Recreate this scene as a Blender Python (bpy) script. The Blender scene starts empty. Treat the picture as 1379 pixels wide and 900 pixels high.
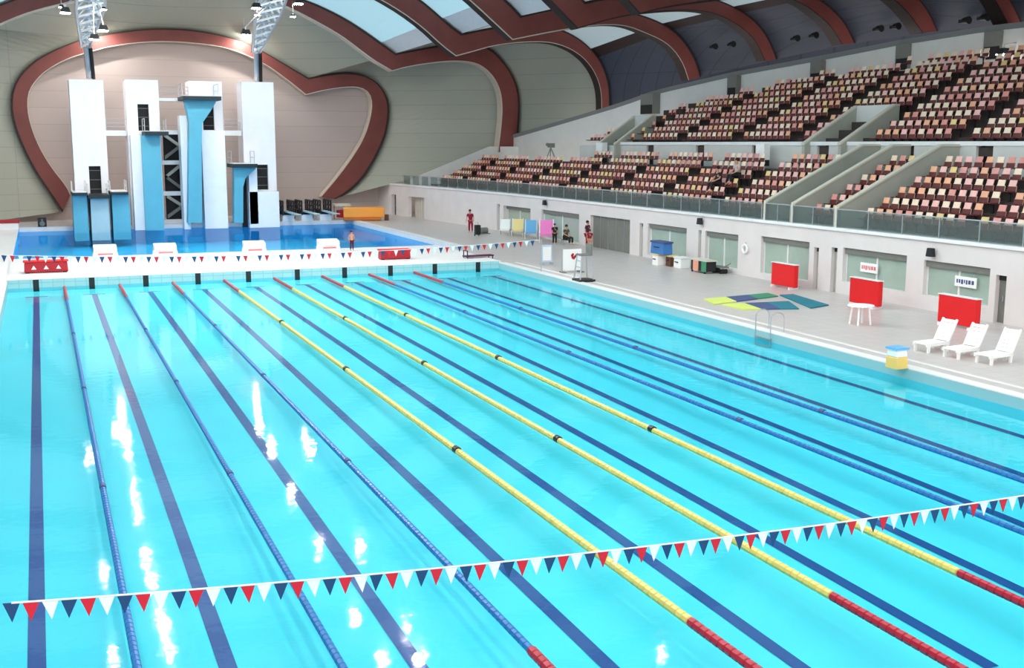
import bpy, math, random
from mathutils import Vector, Matrix
random.seed(7)
SC = bpy.context.scene
COL = SC.collection
# ------------------------------------------------------------------ camera
FPX, CAMH, PITCH, YAW, ROLL, CX, CY = 1529.13, 6.805, .16560, .39160, .0020, 1.7042, -8.3332
_fw = Vector((math.sin(YAW)*math.cos(PITCH), math.cos(YAW)*math.cos(PITCH), -math.sin(PITCH)))
_r0 = Vector((math.cos(YAW), -math.sin(YAW), 0))
_u0 = _r0.cross(_fw)
_r = _r0*math.cos(ROLL) + _u0*math.sin(ROLL)
_u = -_r0*math.sin(ROLL) + _u0*math.cos(ROLL)
CAMP = Vector((CX, CY, CAMH))
cd = bpy.data.cameras.new('camera')
cd.sensor_width = 36; cd.lens = FPX/1379*36; cd.clip_end = 500
cam = bpy.data.objects.new('camera', cd); COL.objects.link(cam)
M4 = Matrix((( _r.x, _u.x, -_fw.x, CX), (_r.y, _u.y, -_fw.y, CY), (_r.z, _u.z, -_fw.z, CAMH), (0, 0, 0, 1)))
cam.matrix_world = M4
SC.camera = cam
# ------------------------------------------------------------------ world / exposure
SKY_STRENGTH = .66
SKYLIGHT_STRENGTH = .46
LAMP_STRENGTH = 620.
w = bpy.data.worlds.new('world'); SC.world = w; w.use_nodes = True
w.node_tree.nodes['Background'].inputs[0].default_value = (1, .972, .955, 1)
w.node_tree.nodes['Background'].inputs[1].default_value = SKY_STRENGTH
SC.view_settings.view_transform = 'Standard'
SC.view_settings.look = 'None'
SC.view_settings.gamma = 1
SC.view_settings.use_curve_mapping = False
SC.view_settings.exposure = 1.22
# ------------------------------------------------------------------ pixel -> point on a real plane (measuring aid)
def ray(u, v): return _fw + _r*((u-689.5)/FPX) - _u*((v-450)/FPX)
def atx(u, v, x): d = ray(u, v); return CAMP + d*((x-CX)/d.x)
def aty(u, v, y): d = ray(u, v); return CAMP + d*((y-CY)/d.y)
def atz(u, v, z): d = ray(u, v); return CAMP + d*((z-CAMH)/d.z)
# ------------------------------------------------------------------ materials
def lin(c):
    return tuple(((x/255)/12.92 if x/255 <= .04045 else ((x/255+.055)/1.055)**2.4) for x in c)
MATS = {}
def mat(name, col, rough=.6, metal=0., spec=.5, noise=0., scale=3., srgb=True, emit=None):
    m = bpy.data.materials.new(name); m.use_nodes = True
    nt = m.node_tree; b = nt.nodes['Principled BSDF']
    c = lin(col) if srgb else col
    b.inputs['Base Color'].default_value = (*c, 1)
    b.inputs['Roughness'].default_value = rough
    b.inputs['Metallic'].default_value = metal
    b.inputs['Specular IOR Level'].default_value = spec
    if noise:
        tc = nt.nodes.new('ShaderNodeTexCoord'); n = nt.nodes.new('ShaderNodeTexNoise')
        n.inputs['Scale'].default_value = scale; n.inputs['Detail'].default_value = 4
        r = nt.nodes.new('ShaderNodeValToRGB')
        r.color_ramp.elements[0].position = .3; r.color_ramp.elements[1].position = .7
        r.color_ramp.elements[0].color = (*[x*(1-noise) for x in c], 1)
        r.color_ramp.elements[1].color = (*[min(1, x*(1+noise*.5)) for x in c], 1)
        nt.links.new(tc.outputs['Object'], n.inputs['Vector'])
        nt.links.new(n.outputs['Fac'], r.inputs['Fac']); nt.links.new(r.outputs['Color'], b.inputs['Base Color'])
    if emit:
        b.inputs['Emission Color'].default_value = (*lin(emit[0]), 1)
        b.inputs['Emission Strength'].default_value = emit[1]
    MATS[name] = m
    return m
def mat_tiles(name, c1, c2, sx, sy, mortar=.03, rough=.5, noise=.1, vec='xy'):
    m = bpy.data.materials.new(name); m.use_nodes = True; nt = m.node_tree; b = nt.nodes['Principled BSDF']
    tc = nt.nodes.new('ShaderNodeTexCoord'); mp = nt.nodes.new('ShaderNodeMapping')
    if vec == 'xz': mp.inputs['Rotation'].default_value = (math.pi/2, 0, 0)
    if vec == 'yz': mp.inputs['Rotation'].default_value = (math.pi/2, 0, math.pi/2)
    bk = nt.nodes.new('ShaderNodeTexBrick'); bk.offset = 0
    bk.inputs['Scale'].default_value = 1; bk.inputs['Brick Width'].default_value = sx; bk.inputs['Row Height'].default_value = sy
    bk.inputs['Mortar Size'].default_value = mortar
    a = lin(c1)
    bk.inputs['Color1'].default_value = (*a, 1)
    bk.inputs['Color2'].default_value = (*[x*(1-noise) for x in a], 1)
    bk.inputs['Mortar'].default_value = (*lin(c2), 1)
    nt.links.new(tc.outputs['Object'], mp.inputs[0]); nt.links.new(mp.outputs[0], bk.inputs['Vector'])
    nt.links.new(bk.outputs['Color'], b.inputs['Base Color'])
    b.inputs['Roughness'].default_value = rough
    MATS[name] = m
    return m
WHITE = mat('white_paint', (240, 238, 238), .45, noise=.03)
TOWERWHITE = mat('tower_render', (250, 247, 250), .5, noise=.03, scale=1.2)
DECK = mat_tiles('deck_tile', (203, 192, 188), (188, 178, 174), .6, .6, .02, .35, .06)
COPING = mat('coping_tile', (238, 232, 230), .4, noise=.05, scale=2)
CONC = mat('concourse_plaster', (226, 218, 217), .6, noise=.05, scale=.8)
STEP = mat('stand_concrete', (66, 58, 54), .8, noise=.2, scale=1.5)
STANDWHITE = mat('stand_wall_white', (214, 212, 208), .6, noise=.05, scale=1.)
PARAPET = mat('parapet_grey', (176, 176, 164), .6, noise=.08, scale=1.)
CAPC = mat('parapet_cap', (214, 206, 190), .5)
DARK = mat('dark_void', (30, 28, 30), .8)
GREYD = mat('grey_shutter', (122, 122, 116), .6, noise=.08)
BACKW = mat_tiles('back_wall_panel', (190, 174, 168), (172, 160, 155), 60, 1.4, .03, .7, .05, 'xz')
SHELLG = mat_tiles('vault_lining_grey', (166, 166, 152), (150, 150, 138), 80, 1.3, .03, .7, .05, 'xz')
CLAD = mat_tiles('dark_cladding', (60, 64, 78), (46, 50, 62), 3.2, .8, .03, .6, .12, 'yz')
CLAD2 = mat('grey_coping_panel', (120, 120, 120), .7)
RIB = mat('rib_red_brown', (126, 62, 56), .55, noise=.12, scale=.8)
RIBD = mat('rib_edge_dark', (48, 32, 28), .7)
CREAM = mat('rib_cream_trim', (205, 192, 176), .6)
SKYL = mat('skylight_panel', (120, 150, 160), .5, emit=((150, 186, 196), SKYLIGHT_STRENGTH))
SKYL2 = mat('side_skylight_panel', (120, 135, 140), .5, emit=((160, 178, 182), SKYLIGHT_STRENGTH*.62))
STEEL = mat('galvanised_steel', (190, 192, 196), .35, .7)
BLACK = mat('black_plastic', (22, 22, 26), .5)
NAVY = mat('navy_tile', (0, 56, 134), .4)
RED = mat('signal_red', (226, 8, 18), .5)
DRED = mat('dark_red_vinyl', (170, 14, 34), .5)
ROPERED = mat('rope_red', (176, 22, 48), .4)
YEL = mat('rope_yellow', (226, 200, 108), .4, noise=.12, scale=8)
ROPEB = mat('rope_blue', (30, 108, 176), .4, noise=.15, scale=8)
FLNAVY = mat('pennant_navy', (16, 66, 116), .6)
FLRED = mat('pennant_red', (214, 18, 48), .6)
FLWH = mat('pennant_white', (238, 240, 240), .6)
CYANP = mat('cyan_paint', (92, 178, 202), .5, noise=.06, scale=.8)
PALEC = mat('pale_cyan_paint', (176, 206, 216), .5, noise=.06, scale=.8)
TEALD = mat('platform_edge_dark', (18, 42, 50), .6)
BLUE = mat('blue_plastic', (60, 120, 190), .5)
LBLUE = mat('light_blue_fabric', (110, 176, 222), .7)
PINK = mat('pink_fabric', (244, 130, 196), .7)
YFAB = mat('pale_yellow_fabric', (240, 216, 150), .7)
ORANGE = mat('orange_vinyl', (250, 160, 60), .5)
GREEN = mat('green_foam', (60, 140, 104), .7)
TEAL = mat('teal_foam', (22, 120, 138), .7)
LIME = mat('lime_foam', (214, 222, 112), .7)
NAVF = mat('navy_foam', (70, 84, 130), .7)
CORAL = mat('coral_foam', (230, 120, 130), .7)
PLASTW = mat('white_resin', (250, 248, 246), .4)
BROWN = mat('brown_card', (96, 60, 40), .7)
PEACH = mat('peach_plastic', (232, 160, 136), .6)
AMBER = mat('amber_plastic', (244, 200, 110), .5)
SKIN = mat('skin', (206, 150, 120), .6)
HAIR = mat('dark_hair', (30, 22, 20), .7)
SHIRTR = mat('crimson_cloth', (150, 18, 52), .8)
SHIRTG = mat('grey_cloth', (190, 184, 184), .8)
TROUS = mat('black_cloth', (26, 26, 32), .8)
GREENC = mat('dark_green_cloth', (60, 84, 70), .8)
PURP = mat('plum_cloth', (88, 26, 66), .8)
SEATM = [mat('seat_cream', (250, 222, 196), .5), mat('seat_pink', (246, 188, 180), .5), mat('seat_peach', (244, 176, 140), .5),
         mat('seat_amber', (240, 204, 140), .5), mat('seat_coral', (226, 150, 140), .5)]
SEATN = ['cream', 'pale pink', 'peach', 'amber', 'coral']
SEATPAN = mat('seat_dark_red', (96, 36, 34), .6)
def glassmat(name, tint, alpha):
    m = bpy.data.materials.new(name); m.use_nodes = True; nt = m.node_tree; nt.nodes.clear()
    o = nt.nodes.new('ShaderNodeOutputMaterial'); t = nt.nodes.new('ShaderNodeBsdfTransparent'); g = nt.nodes.new('ShaderNodeBsdfPrincipled')
    mx = nt.nodes.new('ShaderNodeMixShader'); mx.inputs[0].default_value = alpha
    t.inputs[0].default_value = (*tint, 1); g.inputs['Base Color'].default_value = (.45, .5, .48, 1); g.inputs['Roughness'].default_value = .15
    nt.links.new(t.outputs[0], mx.inputs[1]); nt.links.new(g.outputs[0], mx.inputs[2]); nt.links.new(mx.outputs[0], o.inputs[0])
    return m
GLASS = glassmat('balustrade_glass', (.62, .68, .68), .16)
WINGL = mat('window_glass_green', (168, 186, 174), .2, noise=.12, scale=.7)
def watermat(name, tint, bump, scale, amount=1.):
    m = bpy.data.materials.new(name); m.use_nodes = True; nt = m.node_tree; nt.nodes.clear()
    o = nt.nodes.new('ShaderNodeOutputMaterial'); t = nt.nodes.new('ShaderNodeBsdfTransparent'); g = nt.nodes.new('ShaderNodeBsdfGlossy')
    g.inputs['Roughness'].default_value = .04
    t.inputs[0].default_value = (*tint, 1)
    f = nt.nodes.new('ShaderNodeFresnel'); f.inputs[0].default_value = 1.33
    mu = nt.nodes.new('ShaderNodeMath'); mu.operation = 'MULTIPLY'; mu.inputs[1].default_value = amount
    tc = nt.nodes.new('ShaderNodeTexCoord'); n = nt.nodes.new('ShaderNodeTexNoise'); n.inputs['Scale'].default_value = scale
    n.inputs['Detail'].default_value = 2
    b = nt.nodes.new('ShaderNodeBump'); b.inputs['Strength'].default_value = bump; b.inputs['Distance'].default_value = .05
    mx = nt.nodes.new('ShaderNodeMixShader')
    L = nt.links.new
    L(tc.outputs['Object'], n.inputs['Vector']); L(n.outputs['Fac'], b.inputs['Height']); L(b.outputs[0], g.inputs['Normal'])
    L(f.outputs[0], mu.inputs[0]); L(mu.outputs[0], mx.inputs[0]); L(t.outputs[0], mx.inputs[1]); L(g.outputs[0], mx.inputs[2]); L(mx.outputs[0], o.inputs[0])
    return m
WATER = watermat('pool_water', (.90, .99, 1.), .045, 3.2, .65)
WATERD = watermat('dive_pool_water', (.92, .99, 1.), .06, 1.6, .42)
POOLT = mat('pool_floor_cyan', (70, 214, 230), .6, noise=.05, scale=.25)
POOLW = mat_tiles('pool_wall_tile', (170, 210, 212), (150, 190, 194), .5, .25, .02, .4, .06, 'xz')
DIVET = mat('dive_floor_blue', (18, 186, 246), .6, noise=.12, scale=.2)
# ------------------------------------------------------------------ mesh helpers
class MB:
    def __init__(s): s.v = []; s.f = []; s.m = []; s.mats = []
    def mi(s, m):
        if m not in s.mats: s.mats.append(m)
        return s.mats.index(m)
    def face(s, pts, m):
        i = len(s.v); s.v += [tuple(p) for p in pts]; s.f.append(tuple(range(i, i+len(pts)))); s.m.append(s.mi(m)); return s
    def box(s, a, b, m, taper=1.):
        x0, y0, z0 = a; x1, y1, z1 = b
        i = len(s.v); cx, cy = (x0+x1)/2, (y0+y1)/2
        T = lambda x, y: (cx+(x-cx)*taper, cy+(y-cy)*taper)
        s.v += [(x0, y0, z0), (x1, y0, z0), (x1, y1, z0), (x0, y1, z0), (*T(x0, y0), z1), (*T(x1, y0), z1), (*T(x1, y1), z1), (*T(x0, y1), z1)]
        k = s.mi(m)
        for f in ((3, 2, 1, 0), (4, 5, 6, 7), (0, 1, 5, 4), (1, 2, 6, 5), (2, 3, 7, 6), (3, 0, 4, 7)):
            s.f.append(tuple(i+j for j in f)); s.m.append(k)
        return s
    def prism(s, poly, axis, a, b, m):
        # poly: 2D points; axis: 'x','y','z' extrusion from a to b
        def P(p, t): return {'x': (t, p[0], p[1]), 'y': (p[0], t, p[1]), 'z': (p[0], p[1], t)}[axis]
        i = len(s.v); n = len(poly); k = s.mi(m)
        s.v += [P(p, a) for p in poly] + [P(p, b) for p in poly]
        s.f.append(tuple(i+j for j in range(n))); s.f.append(tuple(i+n+j for j in reversed(range(n)))); s.m += [k, k]
        for j in range(n):
            q = (j+1) % n
            s.f.append((i+j, i+n+j, i+n+q, i+q)); s.m.append(k)
        return s
    def tube(s, pts, r, m, n=8, cap=True):
        pts = [Vector(p) for p in pts]; R = r if isinstance(r, (list, tuple)) else [r]*len(pts)
        i0 = len(s.v); k = s.mi(m)
        for j, p in enumerate(pts):
            d = (pts[min(j+1, len(pts)-1)] - pts[max(j-1, 0)]).normalized()
            up = Vector((0, 0, 1)) if abs(d.z) < .9 else Vector((1, 0, 0))
            a = d.cross(up).normalized(); b = d.cross(a)
            for q in range(n):
                t = 2*math.pi*q/n
                s.v.append(tuple(p + a*math.cos(t)*R[j] + b*math.sin(t)*R[j]))
        for j in range(len(pts)-1):
            for q in range(n):
                s.f.append((i0+j*n+q, i0+j*n+(q+1) % n, i0+(j+1)*n+(q+1) % n, i0+(j+1)*n+q)); s.m.append(k)
        if cap:
            s.f.append(tuple(i0+q for q in reversed(range(n)))); s.m.append(k)
            s.f.append(tuple(i0+(len(pts)-1)*n+q for q in range(n))); s.m.append(k)
        return s
    def ball(s, c, r, m, n=10, sz=(1, 1, 1)):
        i0 = len(s.v); k = s.mi(m); h = n//2+1
        for a in range(h+1):
            ph = math.pi*a/h
            for q in range(n):
                t = 2*math.pi*q/n
                s.v.append((c[0]+r*sz[0]*math.sin(ph)*math.cos(t), c[1]+r*sz[1]*math.sin(ph)*math.sin(t), c[2]+r*sz[2]*math.cos(ph)))
        for a in range(h):
            for q in range(n):
                s.f.append((i0+a*n+q, i0+(a+1)*n+q, i0+(a+1)*n+(q+1) % n, i0+a*n+(q+1) % n)); s.m.append(k)
        return s
    def grid(s, rows, m):
        i0 = len(s.v); n = len(rows[0])
        for r in rows: s.v += [tuple(p) for p in r]
        for a in range(len(rows)-1):
            for b in range(n-1):
                s.f.append((i0+a*n+b, i0+a*n+b+1, i0+(a+1)*n+b+1, i0+(a+1)*n+b))
                s.m.append(s.mi(m(a, b) if callable(m) else m))
        return s
    def mesh(s, name, smooth=False):
        me = bpy.data.meshes.new(name); me.from_pydata(s.v, [], s.f)
        for m in s.mats: me.materials.append(m)
        me.polygons.foreach_set('material_index', s.m)
        if smooth: me.polygons.foreach_set('use_smooth', [True]*len(s.f))
        me.update(); return me
    def obj(s, name, parent=None, smooth=False, bevel=0):
        o = bpy.data.objects.new(name, s.mesh(name, smooth)); COL.objects.link(o)
        if parent: o.parent = parent
        if bevel:
            b = o.modifiers.new('bevel', 'BEVEL'); b.width = bevel; b.segments = 2; b.limit_method = 'ANGLE'
        return o
def tag(o, label=None, cat=None, group=None, kind=None):
    if label: o['label'] = label
    if cat: o['category'] = cat
    if group: o['group'] = group
    if kind: o['kind'] = kind
    return o
def thing(name, label, cat, loc=(0, 0, 0), rz=0, group=None):
    o = bpy.data.objects.new(name, None); COL.objects.link(o); o.location = loc; o.rotation_euler.z = rz
    o.empty_display_size = .2
    return tag(o, label, cat, group)
def struct(o, label=None): o['kind'] = 'structure'; return o
ORD = ['first', 'second', 'third', 'fourth', 'fifth', 'sixth', 'seventh', 'eighth', 'ninth', 'tenth', 'eleventh', 'twelfth', 'thirteenth', 'fourteenth',
       'fifteenth', 'sixteenth', 'seventeenth', 'eighteenth', 'nineteenth', 'twentieth']
# ================================================================== GROUND AND POOLS
DZ, BZ = .30, .42
PX1, PY1 = 25., 50.
DX1, DY0, DY1 = 26.4, 60.8, 88.
# apparent (refracted) depth profile of the main pool bottom along its length
def pool_d(y, x=10.):
    r = math.hypot(y-CY, 9.); si = r/math.hypot(r, CAMH); s = si/1.33
    return 1.216*(s/math.sqrt(1-s*s))*CAMH/r*(1+(10-x)*.021*max(0, 1-y/60))
YS = [0, 2, 4, 6, 8, 10, 13, 16, 20, 24, 28, 32, 36, 40, 44, 47, 50]
fb = MB()
fb.box((-14, -14, -1.2), (0, 100, DZ), DECK)
fb.box((PX1, -14, -1.2), (36, PY1, DZ), DECK)
fb.box((PX1+.0, PY1, -1.2), (36, DY0, DZ), DECK)
fb.box((DX1, DY0, -1.2), (36, 100, DZ), DECK)
fb.box((0, DY1, -1.2), (DX1, 100, DZ), DECK)
fb.box((0, -14, -1.2), (PX1, 0, DZ), DECK)
struct(fb.obj('floor'))
struct(MB().box((-.02, PY1, -1.2), (PX1+.1, DY0, BZ), COPING).obj('bulkhead_deck'))
cp = MB()
cp.box((PX1, 0, DZ), (PX1+.42, PY1-.0, DZ+.03), COPING); cp.box((PX1+.95, 0, DZ), (PX1+1.1, PY1, DZ+.012), COPING)
cp.box((-.45, 0, DZ), (0, 100, DZ+.03), COPING); cp.box((-3.2, -14, DZ), (-.45, 100, DZ+.012), COPING)
cp.box((DX1, DY0, DZ), (DX1+.5, DY1+.5, DZ+.03), COPING); cp.box((0, DY1, DZ), (DX1, DY1+.5, DZ+.03), COPING)
struct(cp.obj('pool_coping'))
pb = MB()
pb.grid([[(x, y, -pool_d(y, x)) for x in (0, 5, 10, 15, 20, 25)] for y in YS], POOLT)
struct(pb.obj('pool_bottom', smooth=True))
pw = MB()
pw.face([(0, PY1-.01, -1.1), (PX1, PY1-.01, -1.1), (PX1, PY1-.01, 0), (0, PY1-.01, 0)], POOLT); pw.face([(0, PY1-.01, 0), (PX1, PY1-.01, 0), (PX1, PY1-.01, .41), (0, PY1-.01, .41)], POOLW)
pw.face([(PX1-.01, 0, -1.1), (PX1-.01, PY1, -1.1), (PX1-.01, PY1, 0), (PX1-.01, 0, 0)], POOLT); pw.face([(PX1-.01, 0, 0), (PX1-.01, PY1, 0), (PX1-.01, PY1, .29), (PX1-.01, 0, .29)], POOLW)
pw.face([(.01, 0, -1.1), (.01, PY1, -1.1), (.01, PY1, .28), (.01, 0, .28)], POOLW)
struct(pw.obj('pool_side_wall'))
ln = MB()
for k in range(10):
    x = 1.25+2.5*k
    ys = [3] + YS[2:-1] + [48]
    ln.grid([[(x-.125, y, -pool_d(y, x)+.008), (x+.125, y, -pool_d(y, x)+.008)] for y in ys], NAVY)
    ln.grid([[(x-.5, y, -pool_d(y, x)+.009), (x+.5, y, -pool_d(y, x)+.009)] for y in (47.75, 48.0)], NAVY)
    ln.box((x-.13, PY1-.03, -.5), (x+.13, PY1-.015, .40), BLACK)
struct(ln.obj('lane_marking'))
struct(MB().face([(0, 0, 0), (PX1, 0, 0), (PX1, PY1, 0), (0, PY1, 0)], WATER).obj('pool_water'))
# small black depth targets along the far wall top
# dive pool
db = MB()
db.grid([[(0, DY0, -1.15), (DX1, DY0, -1.15)], [(0, DY1, -1.15), (DX1, DY1, -1.15)]], DIVET)
db.face([(0, DY1-.01, -1.2), (DX1, DY1-.01, -1.2), (DX1, DY1-.01, 0), (0, DY1-.01, 0)], DIVET); db.face([(0, DY1-.01, 0), (DX1, DY1-.01, 0), (DX1, DY1-.01, .29), (0, DY1-.01, .29)], COPING)
db.face([(DX1-.01, DY0, -1.2), (DX1-.01, DY1, -1.2), (DX1-.01, DY1, 0), (DX1-.01, DY0, 0)], DIVET); db.face([(DX1-.01, DY0, 0), (DX1-.01, DY1, 0), (DX1-.01, DY1, .29), (DX1-.01, DY0, .29)], COPING)
db.face([(.01, DY0, -1.2), (.01, DY1, -1.2), (.01, DY1, .28), (.01, DY0, .28)], DIVET)
struct(db.obj('dive_pool_basin'))
struct(MB().face([(0, DY0, 0), (DX1, DY0, 0), (DX1, DY1, 0), (0, DY1, 0)], WATERD).obj('dive_pool_water'))
# ================================================================== BACK WALL, VAULT AND RIBS
BY = 97.2
struct(MB().box((-40, BY, -1), (60, BY+.4, 30), BACKW).obj('wall_back'))
def resample(P, n):
    P = [Vector(p) for p in P]; L = [0]
    for a, b in zip(P, P[1:]): L.append(L[-1]+(b-a).length)
    out = []; j = 0
    for i in range(n):
        t = L[-1]*i/(n-1)
        while j < len(P)-2 and L[j+1] < t: j += 1
        f = (t-L[j])/max(1e-9, L[j+1]-L[j]); out.append(P[j].lerp(P[j+1], min(1, max(0, f))))
    return out
def smooth(P, it=2):
    P = [Vector(p) for p in P]
    for _ in range(it):
        Q = [P[0]]
        for a, b in zip(P, P[1:]): Q += [a.lerp(b, .25), a.lerp(b, .75)]
        Q.append(P[-1]); P = Q
    return P
RY = [96., 89., 81.5, 74., 66.5, 58.5, 51., 43.5]
TR = {  # traced outlines: (outer centre lobe, inner centre lobe, outer right lobe, inner right lobe), image pixels -> points on the rib's own plane
 0: ([(108, 53), (145, 45), (190, 39), (225, 38), (260, 40), (300, 47), (335, 58), (365, 75), (395, 93), (416, 105)],
     [(108, 74), (145, 63), (190, 57), (225, 56), (260, 58), (300, 63), (330, 73), (360, 88), (385, 106), (412, 128)],
     [(416, 105), (440, 100), (470, 97), (495, 102), (512, 114), (523, 133), (525, 150), (521, 180), (508, 210), (490, 240), (470, 258), (452, 268)],
     [(412, 128), (440, 121), (470, 117), (487, 118), (498, 126), (501, 140), (498, 160), (490, 185), (475, 210), (455, 237), (432, 265)]),
 1: ([(385, -8), (420, 3), (460, 22), (490, 41), (515, 59), (533, 72)],
     [(345, -2), (375, 4), (400, 15), (440, 37), (465, 52), (500, 80), (528, 96)],
     [(533, 72), (560, 67), (590, 61), (620, 59), (645, 60), (660, 64), (672, 75), (685, 91), (695, 109), (700, 130), (700, 155), (696, 205)],
     [(528, 96), (545, 91), (573, 86), (610, 82), (635, 84), (650, 90), (662, 101), (670, 114), (675, 130), (676, 155), (670, 205)]),
 2: ([(545, -14), (568, 0), (590, 19), (605, 33), (622, 45)],
     [(490, -12), (513, 0), (540, 16), (570, 38), (595, 62), (614, 76)],
     [(622, 45), (664, 36), (710, 32), (750, 36), (782, 52), (805, 75), (815, 95), (821, 118), (821, 148)],
     [(614, 76), (640, 69), (660, 63), (690, 58), (735, 56), (760, 62), (780, 73), (795, 88), (805, 106), (810, 126), (810, 150)]),
 3: ([(660, -20), (682, 0), (692, 10), (702, 21)],
     [(605, -22), (632, 0), (660, 26), (690, 54)],
     [(702, 21), (745, 10), (800, 8), (860, 18), (895, 32), (912, 44), (926, 61), (938, 82), (944, 104)],
     [(690, 54), (740, 44), (785, 36), (820, 33), (845, 35), (870, 45), (893, 55), (908, 68), (920, 86), (927, 108)]),
 4: ([(745, -42), (770, -18), (788, 2)],
     [(705, -34), (730, -10), (748, 8), (778, 39)],
     [(788, 2), (840, -8), (900, -10), (960, -4), (1000, 14), (1020, 30), (1035, 50), (1047, 80)],
     [(778, 39), (810, 29), (840, 22), (880, 16), (930, 13), (960, 17), (985, 28), (1005, 42), (1019, 57), (1030, 82)]),
 5: ([(825, -68), (850, -40), (872, -18)],
     [(795, -54), (820, -26), (845, 0), (862, 19)],
     [(872, -18), (930, -30), (1000, -32), (1060, -22), (1105, -2), (1125, 15), (1140, 32), (1152, 58)],
     [(862, 19), (900, 9), (950, 2), (1000, -4), (1055, -6), (1083, 6), (1100, 19), (1118, 34), (1134, 60)]),
 6: ([(915, -92), (940, -66), (965, -40)],
     [(885, -72), (912, -44), (935, -20), (952, -2)],
     [(965, -40), (1030, -54), (1100, -54), (1170, -42), (1215, -24), (1240, -2), (1254, 18), (1264, 42)],
     [(952, -2), (1000, -14), (1060, -24), (1120, -28), (1170, -20), (1200, -4), (1222, 16), (1242, 44)]),
 7: ([(1005, -120), (1030, -92), (1060, -64)],
     [(975, -96), (1005, -68), (1030, -42), (1048, -22)],
     [(1060, -64), (1140, -82), (1220, -82), (1290, -66), (1335, -40), (1356, -8), (1368, 12), (1376, 30)],
     [(1048, -22), (1110, -40), (1180, -52), (1240, -52), (1290, -42), (1322, -24), (1342, 2), (1358, 34)]),
}
def px3(P, y): return [aty(u, v, y) for u, v in P]
def bez(a, b, c, n=8): return [a*(1-t)**2+b*2*t*(1-t)+c*t*t for t in [i/n for i in range(1, n+1)]]
APX = 7.5
ribs = []
for k, y in enumerate(RY):
    oc, ic, orr, ir = [px3(P, y) for P in TR[k]]
    if k == 0:
        ol = px3([(84, 286), (70, 265), (45, 228), (25, 187), (14, 150), (16, 120), (28, 98), (50, 79), (75, 66), (95, 58), (108, 53)], y)
        il = px3([(95, 262), (90, 250), (70, 226), (52, 196), (40, 163), (37, 138), (40, 120), (55, 101), (75, 87), (95, 78), (108, 74)], y)
    else:
        # extend the arch out of the photograph to its apex and down the far side
        cz = oc[-1].z
        apo = Vector((APX, y, oc[0].z + (oc[0].x-APX)*.17)); d = (oc[0]-oc[1]).normalized()
        t = (apo.z-oc[0].z)/max(.05, d.z); api_o = oc[0]+d*min(t, (oc[0].x-APX)*.6)
        api_o.z = apo.z
        right = list(reversed(bez(oc[0], api_o, apo))) + [oc[0]]
        oc = right + oc[1:]
        apn = Vector((APX, y, apo.z-1.15))
        ii = ic[0]+(ic[0]-ic[1]).normalized()*2.; ii.z = apn.z
        ic = list(reversed(bez(ic[0], ii, apn))) + ic
        # far (left) half: mirror image about the apex line
        mir = lambda P, sx: [Vector((APX-(p.x-APX)*sx, p.y, p.z)) for p in P]
        sx = .62
        lo = mir(list(reversed(oc)), sx); li = mir(list(reversed(ic)), sx)
        oc = lo[:-1]+oc; ic = li[:-1]+ic
        ol = mir(list(reversed(orr)), sx); il = mir(list(reversed(ir)), sx)
        ol[0].z = DZ; il[0].z = DZ
    if k == 1:
        # visible left part of the second arch
        vis_o = px3([(-60, 30), (-30, 16), (0, 6), (30, -6), (90, -24)], y); vis_i = px3([(-60, 58), (-30, 46), (0, 33), (30, 20), (60, 11), (90, 4), (160, -10)], y)
        oc = vis_o + [p for p in oc if p.x > vis_o[-1].x+2]; ic = vis_i + [p for p in ic if p.x > vis_i[-1].x+2]
        z0 = oc[0]
        ol = [z0+Vector(q) for q in ((-7, 0, -16), (-9.5, 0, -9), (-9, 0, -4), (-6.5, 0, -.6), (-4, 0, .6))]+[oc[0]]
        z0 = ic[0]
        il = [z0+Vector(q) for q in ((-5.6, 0, -14.5), (-8, 0, -8), (-7.6, 0, -3.6), (-6, 0, -.8), (-4, 0, .3))]+[ic[0]]
    ribs.append(dict(y=y, L=(smooth(ol), smooth(il)), C=(smooth(oc), smooth(ic)), R=(smooth(orr), smooth(ir))))
RT = 1.1
for k, R in enumerate(ribs):
    mb = MB()
    for key, n in (('L', 28), ('C', 48), ('R', 36)):
        o = resample(R[key][0], n); i = resample(R[key][1], n)
        e = Vector((0, RT, 0))
        inn = [p.lerp(q, .10) for p, q in zip(o, i)]; trm = [p.lerp(q, .95) for p, q in zip(o, i)]
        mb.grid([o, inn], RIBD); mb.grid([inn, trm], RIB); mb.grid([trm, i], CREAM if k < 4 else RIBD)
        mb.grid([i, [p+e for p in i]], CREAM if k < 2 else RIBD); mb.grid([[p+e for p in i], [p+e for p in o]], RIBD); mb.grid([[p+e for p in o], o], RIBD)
    struct(mb.obj('arch_rib', smooth=False))
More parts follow.
